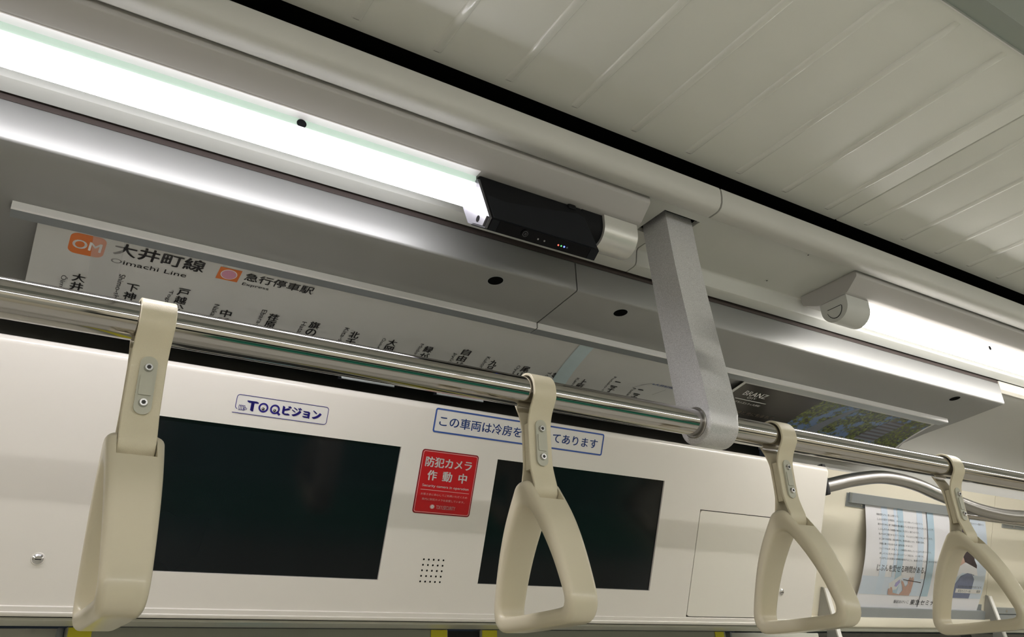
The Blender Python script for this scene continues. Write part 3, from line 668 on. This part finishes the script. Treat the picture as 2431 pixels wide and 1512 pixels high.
# --- logo sticker
lg = slab('logo_sticker', rrect(0.2735, 0.4120, 0.0310, 0.0578, 0.006), pan, 0.0, 0.0003, 'stick', hd, label='white sticker with violet pointing-hand logo')
def outline_strokes(name, pts, wd, m, parent, h=0.0007, closed=False, fn=pan):
    n = len(pts); L, R_ = [], []
    for i in range(n):
        a = pts[(i-1) % n] if (closed or i > 0) else pts[i]; b = pts[(i+1) % n] if (closed or i < n-1) else pts[i]
        d = Vector((b[0]-a[0], b[1]-a[1])).normalized()
        L.append(fn(pts[i][0]-d.y*wd/2, pts[i][1]+d.x*wd/2, h)); R_.append(fn(pts[i][0]+d.y*wd/2, pts[i][1]-d.x*wd/2, h))
    m_ = n if closed else n-1
    return pyd(name, L+R_, [[i, (i+1) % n, n+(i+1) % n, n+i] for i in range(m_)], m, parent, smooth=None)
rr = rrect(0.2740, 0.4118, 0.0312, 0.0576, 0.0045)
arc = lambda cx, cy, r, a0, a1, n=6: [(cx+r*math.cos(math.radians(a0+(a1-a0)*i/n)), cy+r*math.sin(math.radians(a0+(a1-a0)*i/n))) for i in range(n+1)]
outline_strokes('logo_outline', [(0.2710, 0.0577), (0.4075, 0.0577)]+arc(0.4075, 0.0535, 0.0042, 90, 0)+arc(0.4075, 0.0355, 0.0042, 0, -90)+arc(0.2785, 0.0355, 0.0042, -90, -180)+[(0.2743, 0.0480)]+arc(0.2785, 0.0480, 0.0042, 180, 110), 0.0009, 'bluevis', lg)
for i in range(4):   # knuckles of the pointing hand
    cx = 0.2800+0.0023*i
    outline_strokes('logo_finger', [(cx+0.0012*math.cos(2*pi*k/16), 0.0497+0.0038*math.sin(2*pi*k/16)) for k in range(16)], 0.0006, 'bluevis', lg, closed=True)
outline_strokes('logo_finger', [(0.2885+0.0024*math.cos(2*pi*k/16), 0.0505+0.0014*math.sin(2*pi*k/16)) for k in range(16)], 0.0006, 'bluevis', lg, closed=True)
lettering([('T', 0.2908, 0.3050, 0.0387, 0.0523, 0.085, False)], pan, 0.0008, 'bluevis', lg, 'logo_letter')
lettering([('ビジョン', 0.3430, 0.4010, 0.0380, 0.0516, 0.085, False)], pan, 0.0008, 'bluevis', lg)
for cx in (0.3140, 0.3310):
    outline_strokes('logo_ring', [(cx+0.0059*math.cos(2*pi*k/28), 0.0455+0.0058*math.sin(2*pi*k/28)) for k in range(28)], 0.0026, 'bluevis', lg, closed=True)
    ey = flat('logo_pupil', [(cx-0.0002+0.0022*math.cos(2*pi*k/16), 0.0473+0.0022*math.sin(2*pi*k/16)) for k in range(16)], pan, 0.0009, 'ink', lg)
    flat('logo_glint', [(cx-0.0007+0.0007*math.cos(2*pi*k/10), 0.0468+0.0007*math.sin(2*pi*k/10)) for k in range(10)], pan, 0.0011, 'white', lg)
outline_strokes('logo_tail', [(0.3340, 0.0485), (0.3395, 0.0530)], 0.0032, 'bluevis', lg)
# --- air-conditioning sticker
ac = slab('notice_sticker', rrect(0.5905, 0.9400, 0.0055, 0.0457, 0.004), pan, 0.0, 0.0003, 'stick', hd, label='white notice sticker with blue frame and blue lettering')
frame_ring('notice_frame', rrect(0.5905, 0.9400, 0.0055, 0.0457, 0.004), rrect(0.5932, 0.9373, 0.0082, 0.0430, 0.002), pan, 0.0007, 'stickblue', ac)
lettering([('この車両は冷房を弱くしてあります', 0.6005, 0.9270, 0.0170, 0.0345, 0.018, False)], pan, 0.0007, 'stickblue', ac)
# --- red security sticker
rs = slab('security_sticker', rrect(0.5793, 0.6848, 0.0742, 0.1772, 0.005), pan, 0.0, 0.0003, 'reddk', hd, label='red sticker with white lettering between the two screens')
flat('red_field', rrect(0.5808, 0.6833, 0.0757, 0.1757, 0.004), pan, 0.0005, 'red', rs)
frame_ring('border_line', rrect(0.5815, 0.6826, 0.0764, 0.1750, 0.0035), rrect(0.5823, 0.6818, 0.0772, 0.1742, 0.003), pan, 0.0007, 'pinkline', rs)
lettering([('防犯カメラ', 0.5880, 0.6735, 0.0855, 0.1015, 0.03, False), ('作', 0.5955, 0.6120, 0.1070, 0.1230, 0.03, False), ('動', 0.6230, 0.6400, 0.1070, 0.1230, 0.03, False), ('中', 0.6530, 0.6680, 0.1072, 0.1230, 0.03, False),
           ('Security camera in operation', 0.5890, 0.6750, 0.1297, 0.1350, 0.018, False)], pan, 0.0008, 'white', rs)
flat('rule_line', [(0.5872, 0.1384), (0.6769, 0.1384), (0.6769, 0.1391), (0.5872, 0.1391)], pan, 0.0008, 'pinkline', rs)
lettering([('お客さまに安心してご利用いただくため', 0.5890, 0.6748, 0.1438, 0.1474, 0.0, False), ('車内に防犯カメラを設置しています。', 0.5924, 0.6710, 0.1518, 0.1554, 0.0, False),
           ('TOKYU', 0.6205, 0.6335, 0.1622, 0.1682, 0.0, False), ('SECURITY', 0.6342, 0.6557, 0.1622, 0.1682, 0.02, False)], pan, 0.0008, 'pinktxt', rs, 'small_lettering')
em = flat('emblem', [(0.6132+0.0043*math.cos(2*pi*k/24), 0.1650+0.0036*math.sin(2*pi*k/24)) for k in range(24)], pan, 0.0008, 'pinktxt', rs)
flat('emblem_centre', [(0.6132+0.0024*math.cos(2*pi*k/18), 0.1650+0.0024*math.sin(2*pi*k/18)) for k in range(18)], pan, 0.0010, 'white', em)
lettering([('Y', 0.6122, 0.6142, 0.1642, 0.1660, 0.05, False)], pan, 0.0012, 'reddk', em)

# ================================================================ CHROME GRAB RAIL, HANGER
RY, RZ, RR = 0.800, 0.345, 0.019
rail = sweep('grab_rail', [(X0+0.05, RY, RZ), (0.0, RY, RZ), (1.0, RY, RZ), (X1-0.05, RY, RZ)], RR, 'chrome', None, 48, smooth=40)
tag(rail, 'long polished chrome grab rail carrying the hanging straps', 'rail')
hg = thing('rail_hanger', 'silver sparkle-painted hanger holding the chrome rail from the ceiling', 'bracket', (0.86, 0.83, 0.70))
def hanger(x0, x1):
    n = 16; cy, cz, r = RY+0.001, RZ-0.001, 0.0315
    prof = [(0.8035, 0.712)]
    prof += smooth_line([(0.8035, 0.712), (0.7965, 0.60), (0.784, 0.48), (0.7745, 0.40), (cy-r+0.0005, cz+0.012)], 5)[1:]
    prof += [(cy-r*math.cos(pi*i/n), cz-r*math.sin(pi*i/n)) for i in range(1, n+1)]
    prof += smooth_line([(cy+r-0.0005, cz+0.02), (0.842, 0.48), (0.8515, 0.60), (0.8585, 0.712)], 5)
    bm = bmesh.new(); n = len(prof)
    a = [bm.verts.new((x0, y, z)) for y, z in prof]; b = [bm.verts.new((x1, y, z)) for y, z in prof]
    fa = bm.faces.new(a); fb = bm.faces.new(b[::-1])
    for i in range(n): bm.faces.new((a[i], a[(i+1) % n], b[(i+1) % n], b[i]))
    ed = [e for e in bm.edges if e.verts[0].co.x == e.verts[1].co.x]
    bmesh.ops.bevel(bm, geom=ed, offset=0.004, segments=3, profile=0.5, affect='EDGES')
    return bm
from_bm('arm', hanger(0.8320, 0.8895), 'bracket', hg, smooth=40)
for x0, x1 in ((0.8295, 0.8330), (0.8885, 0.8920)):
    bm = bmesh.new(); n = 40; R1, R0 = 0.0225, RR+0.0002
    rings = []
    for x, r in ((x0, R0), (x0, R1-0.001), (x0+0.001, R1), (x1, R1), (x1, R0)):
        rings.append([bm.verts.new((x, RY+r*math.cos(2*pi*i/n), RZ+r*math.sin(2*pi*i/n))) for i in range(n)])
    for k in range(len(rings)):
        A2, B2 = rings[k], rings[(k+1) % len(rings)]
        for i in range(n): bm.faces.new((A2[i], A2[(i+1) % n], B2[(i+1) % n], B2[i]))
    from_bm('rubber_bush', bm, 'chrome2', hg, smooth=40)

# ================================================================ HANGING STRAPS
SY = 0.8015
def make_strap():
    t = thing('hand_strap', 'x', 'hand strap', (0, SY, 0.2))
    # webbing loop: over the rail, pinched at the buckle, round the handle bar
    r = RR+0.0020
    outer = []
    arc_n = 16
    top = [(RY-r*math.cos(pi*i/arc_n), RZ+r*math.sin(pi*i/arc_n)) for i in range(arc_n+1)]
    back = smooth_line([(RY+r, RZ), (RY+r-0.0008, 0.335), (0.8125, 0.318), (0.8075, 0.302), (0.8068, 0.285), (0.8068, 0.262), (0.8080, 0.248), (0.8140, 0.226)], 4)
    bot = [(0.8015+0.0128*math.cos(a), 0.2205-0.0122*math.sin(a)) for a in [pi*i/10 for i in range(0, 11)]]
    front = smooth_line([(0.7890, 0.226), (0.7950, 0.248), (0.7962, 0.262), (0.7962, 0.285), (0.7955, 0.302), (0.7905, 0.318), (RY-r+0.0008, 0.335), (RY-r, RZ)], 4)
    path = top+back[1:]+bot[1:-1]+front[:-1]
    th = 0.0030; wd = 0.0165
    n = len(path); o = []
    for i in range(n):
        a = Vector(path[i-1]); b = Vector(path[(i+1) % n]); d = (b-a).normalized(); o.append((path[i][0]-d.y*th, path[i][1]+d.x*th))
    bm = bmesh.new(); rows = []
    for i in range(n):
        y0, z0 = path[i]; y1, z1 = o[i]; c = 0.0008
        ym, zm = y0+(y1-y0)*0.75, z0+(z1-z0)*0.75
        rows.append([bm.verts.new(q) for q in ((-wd, y0, z0), (-wd, ym, zm), (-wd+c, y1, z1), (wd-c, y1, z1), (wd, ym, zm), (wd, y0, z0))])
    for i in range(n):
        A2, B2 = rows[i], rows[(i+1) % n]
        for k in range(6): bm.faces.new((A2[k], A2[(k+1) % 6], B2[(k+1) % 6], B2[k]))
    # inner doubler between the two layers at the buckle
    from_bm('webbing', bm, 'strap', t, smooth=40)
    box('doubler', -0.0150, 0.0150, 0.7972, 0.8058, 0.246, 0.304, 'strap', t, bev=0.0008)
    fy = 0.7930
    def fpl(u, v, o_): return (u, fy-o_, v)
    for sg, yy in ((1, 0.7932), (-1, 0.8098)):
        fn = (lambda u, v, o_: (u, 0.7932-o_, v)) if sg == 1 else (lambda u, v, o_: (u, 0.8098+o_, v))
        bk = slab('buckle_plate', rrect(-0.0078, 0.0078, 0.2500, 0.3075, 0.0074, 8), fn, 0.0, 0.0032, 'buckle', t)
        slab('buckle_ridge', rrect(-0.0058, 0.0058, 0.2685, 0.2890, 0.0012, 3), fn, 0.0032, 0.0046, 'buckle', bk)
        for z in (0.2960, 0.2610):
            s0 = disc('buckle_screw', fn(0, z, 0.0032), (0, -sg, 0), 0.0044, 0.0030, 'screw', bk, 20, r2=0.0034)
            h = [(0.0021*math.cos(pi/3*k+0.3), z+0.0021*math.sin(pi/3*k+0.3)) for k in range(6)]
            slab('hex_socket', h, fn, 0.0061, 0.0064, 'screwdark', bk, smooth=None)
    # triangular handle, triangle across the carriage
    cy = 0.8055
    oh = [(0.000, 0.2335), (0.008, 0.2325), (0.0145, 0.2285), (0.0200, 0.2215), (0.0300, 0.2085), (0.0435, 0.1890), (0.0560, 0.1660), (0.0660, 0.1430), (0.0745, 0.1200), (0.0805, 0.1010), (0.0820, 0.0900), (0.0805, 0.0810), (0.0755, 0.0730), (0.0675, 0.0685), (0.0560, 0.0672), (0.0250, 0.0668)]
    ih = [(0.000, 0.2025), (0.0080, 0.2005), (0.0150, 0.1945), (0.0260, 0.1795), (0.0400, 0.1570), (0.0520, 0.1330), (0.0615, 0.1080), (0.0652, 0.0950), (0.0640, 0.0880), (0.0580, 0.0848), (0.0250, 0.0840)]
    def taper(z): return 0.87+0.34*max(0.0, min(1.0, (z-0.07)/0.16))
    def full(hf): return [(cy+a*0.985, z) for a, z in hf]+[(cy-a*0.985, z) for a, z in hf[:0:-1]]
    def resample(pts, n):
        P = [Vector(p) for p in pts]; L = [0]
        for i in range(len(P)): L.append(L[-1]+(P[(i+1) % len(P)]-P[i]).length)
        out = []
        for k in range(n):
            s = L[-1]*k/n; i = 0
            while L[i+1] < s: i += 1
            out.append(P[i].lerp(P[(i+1) % len(P)], (s-L[i])/(L[i+1]-L[i])))
        return out
    def closed_smooth(pts):
        P = [Vector(p) for p in pts]; n = len(P); out = []
        for i in range(n):
            p0, p1, p2, p3 = P[i-1], P[i], P[(i+1) % n], P[(i+2) % n]
            for k in range(3):
                t_ = k/3; out.append(0.5*((2*p1)+(p2-p0)*t_+(2*p0-5*p1+4*p2-p3)*t_*t_+(3*p1-p0-3*p2+p3)*t_**3))
        return out
    NO = 96
    O = resample(closed_smooth(full(oh)), NO); I = resample(closed_smooth(full(ih)), NO)
    HW = 0.0212
    bm = bmesh.new(); rings = []
    def inset(loop, d):
        out = []
        for i in range(len(loop)):
            t_ = (loop[(i+1) % len(loop)]-loop[i-1]).normalized(); out.append(loop[i]+Vector((t_.y, -t_.x))*d)
        return out
    area = sum(O[i].x*O[(i+1) % NO].y-O[(i+1) % NO].x*O[i].y for i in range(NO))
    sgn = -1 if area > 0 else 1
    R = 0.0078; q = 5
    def ring(loop, x): rings.append([bm.verts.new((x*taper(v.y), v.x, v.y)) for v in loop])
    prof_o = [(-HW+R-R*math.cos(pi/2*k/q), R-R*math.sin(pi/2*k/q)) for k in range(q+1)]   # (x, inset)
    seq = [(x, d, 0) for x, d in prof_o]+[(-x, d, 0) for x, d in prof_o[::-1]]
    Ri = 0.0066
    prof_i = [(-HW+Ri-Ri*math.cos(pi/2*k/q), Ri-Ri*math.sin(pi/2*k/q)) for k in range(q+1)]
    seq += [(x, -d, 1) for x, d in [(-a, b) for a, b in prof_i]]+[(x, -d, 1) for x, d in prof_i[::-1]]
    for x, d, w_ in seq:
        ring(inset(I if w_ else O, sgn*d), x)
    for k in range(len(rings)):
        A2, B2 = rings[k], rings[(k+1) % len(rings)]
        for i in range(NO): bm.faces.new((A2[i], A2[(i+1) % NO], B2[(i+1) % NO], B2[i]))
    bmesh.ops.recalc_face_normals(bm, faces=bm.faces)
    me = bpy.data.meshes.new('handle'); bm.to_mesh(me); bm.free()
    ho = bpy.data.objects.new('handle_tmp', me); COL.objects.link(ho)
    cb = bmesh.new(); bm_box(cb, -0.0172, 0.0172, 0.74, 0.86, 0.2078, 0.26); bmesh.ops.recalc_face_normals(cb, faces=cb.faces)
    cme = bpy.data.meshes.new('cut'); cb.to_mesh(cme); cb.free(); co = bpy.data.objects.new('cut', cme); COL.objects.link(co)
    md = ho.modifiers.new('n', 'BOOLEAN'); md.object = co; md.operation = 'DIFFERENCE'; md.solver = 'EXACT'
    dg = bpy.context.evaluated_depsgraph_get(); dg.update()
    res = bpy.data.meshes.new_from_object(ho.evaluated_get(dg))
    bpy.data.objects.remove(ho); bpy.data.objects.remove(co); bpy.data.meshes.remove(me); bpy.data.meshes.remove(cme)
    res.materials.clear()
    h = link('handle', res, 'handle', t, smooth=42)
    sweep('handle_bar', [(-0.0215, 0.8015, 0.2205), (0.0215, 0.8015, 0.2205)], 0.0070, 'handle', t, 16)
    return t
st0 = make_strap()
SX = [0.1045, 0.5560, 1.0030, 1.4520]
SL = ['beige hanging strap in front of the left display screen, beside the violet logo sticker',
      'beige hanging strap in front of the blue framed notice and the right display screen',
      'beige hanging strap in front of the access cover, right of the silver hanger',
      'beige hanging strap in front of the poster of a woman in a jacket']
for i, x in enumerate(SX):
    o = st0 if i == 0 else copy_tree(st0)
    o.location = (x, SY, 0.2); tag(o, SL[i], 'hand strap', 'hanging straps on the chrome rail')

# ================================================================ RIGHT HAND SIDE: curved pipes, wall posters, rack arms
PR = [(1.386, .352), (1.459, .369), (1.548, .384), (1.617, .386), (1.686, .380), (1.748, .368), (1.83, .355), (1.912, .344), (2.006, .340), (2.096, .343), (2.2, .345)]
pts = []
for i, (a, b) in enumerate(PR):
    y = 1.205-0.010*i; pts.append((a*y, y, b*y))
p0, p1 = Vector(pts[0]), Vector(pts[1])
pts = [tuple(p0-(p1-p0)*0.9)]+pts
pts += [(pts[-1][0]+0.4, 1.10, pts[-1][2]), (3.6, 1.10, pts[-1][2])]
cp = sweep('curved_pipe', smooth_line(pts, 6), 0.0162, 'chrome2', None, 24, smooth=50)
tag(cp, 'curved satin steel pipe springing from the end of the display header', 'pipe')
ry2 = 1.20
rp = sweep('rack_rod', [(1.80*ry2, ry2, .328*ry2), (2.5*ry2, ry2, .328*ry2), (3.6, ry2, .328*ry2)], 0.0100, 'chrome', None, 20, smooth=50)
tag(rp, 'straight chrome rack rod under the curved satin pipe', 'rod')
cm = box('pipe_mount', PANX1+0.004, PANX1+0.016, 1.155, 1.275, 0.385, 0.455, 'rubber', None, bev=0.003); tag(cm, 'black rubber pipe mount at the end of the display header', 'mount')

def wal(x, z, o=0.0): return (x, wy(z)-o*0.931, z-o*0.366)
def holder(x0, x1, z0, z1, base, name, label=None):
    t = thing('poster_holder', label, 'poster holder', ((x0+x1)/2, wy(z0), z0))
    slab('front_rail', [(x0+base, z1), (x1, z1), (x1, z0), (x0+base, z0)], wal, 0.003, 0.014, 'alugrey', t)
    slab('back_plate', [(x0, z1-0.002), (x1-0.004, z1-0.002), (x1-0.004, z0-0.011), (x0, z0-0.011)], wal, 0.0, 0.003, 'alugrey', t)
    disc('plate_screw', wal(x0+0.062, z0-0.005, 0.003), (0, -0.931, -0.366), 0.003, 0.001, 'screw', t, 10)
    return t
holder(1.905, 2.560, 0.4325, 0.4560, 0.006, 't', 'long grey aluminium holder clamping the top edge of the wall poster')
hb = thing('poster_holder', 'long grey aluminium holder along the bottom edge of the wall poster', 'poster holder', (2.26, wy(0.17), 0.16))
slab('front_rail', [(1.93, 0.1835), (2.585, 0.1835), (2.585, 0.1605), (1.93, 0.1605)], wal, 0.003, 0.016, 'alugrey', hb)
slab('back_plate', [(1.93, 0.1990), (1.985, 0.1990), (1.985, 0.160), (1.93, 0.160)], wal, 0.0, 0.003, 'alugrey', hb)
slab('back_plate', [(2.545, 0.1990), (2.585, 0.1990), (2.585, 0.160), (2.545, 0.160)], wal, 0.0, 0.003, 'alugrey', hb)
holder(2.66, 3.25, 0.428, 0.4385, 0.0, 't2', 'empty grey top holder beyond the wall poster, above the right rack arm')
hb2 = thing('poster_holder', 'empty grey bottom holder beyond the right rack arm', 'poster holder', (2.95, wy(0.17), 0.16))
slab('back_plate', [(2.655, 0.1925), (3.25, 0.1925), (3.25, 0.176), (2.655, 0.176)], wal, 0.0, 0.006, 'alugrey', hb2)
slab('front_rail', [(2.665, 0.1740), (3.25, 0.1740), (3.25, 0.158), (2.665, 0.158)], wal, 0.0, 0.012, 'alugrey', hb2)
disc('plate_screw', wal(2.72, 0.184, 0.006), (0, -0.931, -0.366), 0.004, 0.001, 'screw', hb2, 10)
# wall poster: bowed sheet between the holders
wp = thing('wall_poster', 'white and pale blue wall poster with a woman and hands painting a card', 'poster', (2.26, 1.42, 0.18))
PZ0, PZ1 = 0.4345, 0.1790
def wps(x, z, o=0.0):
    t = (PZ0-z)/(PZ0-PZ1); bow = 0.006+0.018*math.sin(pi*min(1, max(0, t)))
    return wal(x, z, bow+o)
def wsheet(name, x0, x1, z0, z1, m, h, parent, t=0.0, n=12):
    vs = []
    for i in range(n+1):
        z = z0+(z1-z0)*i/n; vs += [wps(x0, z, h), wps(x1, z, h)]
    return pyd(name, vs, [[2*i, 2*i+1, 2*i+3, 2*i+2] for i in range(n)], m, parent, smooth=60)
zz = [PZ0+(PZ1-PZ0)*i/12 for i in range(13)]
vs = [wps(x, z, o) for o in (0, -0.0005) for z in zz for x in (1.977, 2.553)]
fs = [[2*i, 2*i+1, 2*i+3, 2*i+2] for i in range(12)]+[[26+2*i, 26+2*i+1, 26+2*i+3, 26+2*i+2] for i in range(12)]
pyd('sheet', vs, fs, 'postw', wp, smooth=60)
ZB = 0.2165
for x0, x1, m_ in ((2.045, 2.072, 'pb1'), (2.100, 2.112, 'pb1'), (2.116, 2.142, 'pb2'), (2.205, 2.232, 'pb1'), (2.254, 2.285, 'pb2')):
    wsheet('printed_band', x0, x1, 0.4335, ZB, m_, 0.0006, wp)
wsheet('printed_wash', 2.385, 2.553, 0.4335, ZB, 'pb3', 0.0005, wp); wsheet('printed_wash', 1.979, 2.250, 0.262, ZB, 'pb3', 0.0004, wp)
wsheet('printed_stem', 2.2500, 2.2530, 0.4335, 0.188, 'ink2', 0.0008, wp)
T = ['家族を愛すように、暮らしを愛すように、', 'じぶんを愛する時間を、大人はどれだけ持っているだろう。', '誰かのために使う時間を積み重ねて人生を全力で生きてきた大人にこそ、', 'じぶんのための時間が本当に大切だと思うのです。', '私たちがご紹介するスクールには、そんな大人の輝きがあふれています。', 'はじめての経験に目を輝かせ、技術を身につけ、知識を深め、',
     '仲間と歓びを分かちあう姿を目にするたび、', 'ひとりでも多くの大人とこの時間を共有したいと心から思うのです。', '楽しそうに生きる大人がふえていく毎日は、いい街です。', '大人がじぶんを愛せる時間を提供すること、東急セミナーには、すべてがあります。']
wd = [0.10, 0.205, 0.255, 0.185, 0.245, 0.205, 0.150, 0.235, 0.200, 0.285]
def wp_uv(u, v, o): return wps(u, 0.45-v, o)
its = [(s, 2.023+0.0015*i, 2.023+0.0015*i+wd[i], 0.45-0.4150+0.01165*i, 0.45-0.4150+0.01165*i+0.0050, 0.0, False) for i, s in enumerate(T)]
lettering(its, wp_uv, 0.0010, 'ink2', wp)
lettering([('じぶんを愛せる時間がある。', 2.032, 2.250, 0.45-0.2930, 0.45-0.2760, 0.0, False), ('駅前おけいこ', 2.139, 2.206, 0.45-0.2045, 0.45-0.1960, 0.0, False), ('東急セミナー', 2.214, 2.350, 0.45-0.2075, 0.45-0.1930, 0.004, False)], wp_uv, 0.0010, 'ink', wp)
def wpoly(name, pts, m, h=0.0009):
    bm = bmesh.new(); bm.faces.new([bm.verts.new((x, 0, z)) for x, z in pts])
    bmesh.ops.triangulate(bm, faces=bm.faces[:])
    for _ in range(2): bmesh.ops.subdivide_edges(bm, edges=[e for e in bm.edges if e.calc_length() > 0.008], cuts=2, use_grid_fill=True)
    bmesh.ops.triangulate(bm, faces=bm.faces[:])
    for v in bm.verts: v.co = Vector(wps(v.co.x, v.co.z, h))
    return from_bm(name, bm, m, wp, smooth=60)
# hands painting a card
wpoly('printed_card', [(2.096, 0.246), (2.147, 0.271), (2.150, 0.262), (2.135, 0.232), (2.105, 0.226)], 'sage', 0.0008)
wpoly('printed_flower', [(2.125, 0.248), (2.140, 0.258), (2.144, 0.250), (2.132, 0.238), (2.122, 0.240)], 'lilac', 0.0010)
wpoly('printed_hand', [(2.150, 0.2170), (2.198, 0.2170), (2.203, 0.2300), (2.197, 0.2420), (2.180, 0.2460), (2.172, 0.2390), (2.163, 0.2280)], 'skin', 0.0011)
for q in ([(2.172, 0.238), (2.158, 0.252), (2.148, 0.256), (2.149, 0.250), (2.158, 0.240), (2.164, 0.229)], [(2.180, 0.243), (2.178, 0.258), (2.184, 0.266), (2.190, 0.262), (2.188, 0.243)], [(2.190, 0.243), (2.191, 0.262), (2.198, 0.2665), (2.2035, 0.259), (2.202, 0.232)],
          [(2.098, 0.2320), (2.104, 0.2345), (2.110, 0.2240), (2.108, 0.2170), (2.102, 0.2180)], [(2.106, 0.2370), (2.113, 0.2370), (2.122, 0.2240), (2.120, 0.2170), (2.111, 0.2180)]):
    wpoly('printed_finger', q, 'skin', 0.0012)
wpoly('printed_palm', [(2.108, 0.2215), (2.126, 0.2225), (2.152, 0.2190), (2.152, 0.2170), (2.108, 0.2170)], 'skin', 0.00125)
wpoly('printed_brush', [(2.155, 0.2585), (2.238, 0.2535), (2.238, 0.2515), (2.155, 0.2570)], 'hair', 0.0013)
# the woman seen from behind her shoulder
wpoly('printed_hair', [(2.360, 0.4330), (2.468, 0.4330), (2.470, 0.380), (2.480, 0.350), (2.486, 0.322), (2.500, 0.308), (2.502, 0.292), (2.490, 0.280), (2.476, 0.284), (2.452, 0.294), (2.440, 0.312), (2.425, 0.345), (2.395, 0.372)], 'hair', 0.0010)
wpoly('printed_face', [(2.395, 0.372), (2.425, 0.345), (2.440, 0.312), (2.420, 0.300), (2.400, 0.318), (2.385, 0.345)], 'skin', 0.0009)
wpoly('printed_collar', [(2.395, 0.296), (2.440, 0.314), (2.500, 0.300), (2.510, 0.280), (2.470, 0.284), (2.430, 0.286), (2.385, 0.262)], 'postw', 0.0011)
wpoly('printed_jacket', [(2.378, 0.2165), (2.490, 0.2165), (2.495, 0.270), (2.480, 0.284), (2.455, 0.286), (2.425, 0.276), (2.402, 0.254)], 'jacket', 0.0012)
wpoly('search_box', [(2.413, 0.2425), (2.545, 0.2425), (2.545, 0.2310), (2.413, 0.2310)], 'white', 0.0014)
lettering([('東急セミナーBE', 2.425, 2.490, 0.45-0.2405, 0.45-0.2330, 0.0, False), ('検索', 2.520, 2.540, 0.45-0.2405, 0.45-0.2330, 0.0, False), ('まだ知らない時間があります。', 2.420, 2.545, 0.45-0.2520, 0.45-0.2450, 0.0, False), ('東急のセミナー情報サイト', 2.465, 2.540, 0.45-0.4210, 0.45-0.4150, 0.0, False)], wp_uv, 0.0016, 'ink2', wp, 'small_lettering')
lo = flat('logo_block', [(2.355, 0.2095), (2.386, 0.2095), (2.386, 0.1905), (2.355, 0.1905)], wps, 0.0010, 'greenlogo', wp)
lettering([('BE', 2.360, 2.383, 0.45-0.2065, 0.45-0.1940, 0.0, False)], wp_uv, 0.0013, 'white', lo)
# rack arms
for n, (x, lab) in enumerate(((1.846, 'white edged rack arm on the cream wall beside the display header'), (2.604, 'white edged rack arm on the cream wall right of the wall poster'))):
    t = thing('luggage_bracket', lab, 'bracket', (x, wy(0.05), 0.0), 'rack arms on the cream wall')
    zt = 0.225; y0 = wy(zt)
    pf = [(y0-0.001, zt), (y0-0.012, zt-0.006), (wy(0.105)-0.072, 0.105), (wy(0.0)-0.20, -0.02), (wy(0.0)-0.20, -0.045), (1.468, -0.045), (1.424, 0.127), (1.424, 0.157), (wy(0.157)-0.001, 0.157)]
    prism('plate', pf, x, x+0.006, 'rackgrey', t)
    ed = [(y0-0.0125, zt-0.004), (wy(0.105)-0.0735, 0.105), (wy(0.0)-0.202, -0.02)]
    prism('white_edge', sheet(ed, 0.004), x-0.002, x+0.012, 'rackwhite', t)

# bench across the aisle
bn = thing('bench_seat', 'green bench seat across the aisle', 'bench', (2.0, -1.15, -1.5))
box('seat_base', 0.6, 3.4, -1.44, -0.98, -1.5, -1.16, 'pillar', bn); box('cushion', 0.6, 3.4, -1.44, -0.93, -1.16, -1.06, 'seat', bn, bev=0.03, seg=3); box('backrest', 0.6, 3.4, -1.445, -1.36, -1.06, -0.62, 'seat', bn, bev=0.03, seg=3)

# ================================================================ lift the whole carriage so that the floor is at z = 0
for o in S.objects:
    if o.parent is None: o.location.z += EYE
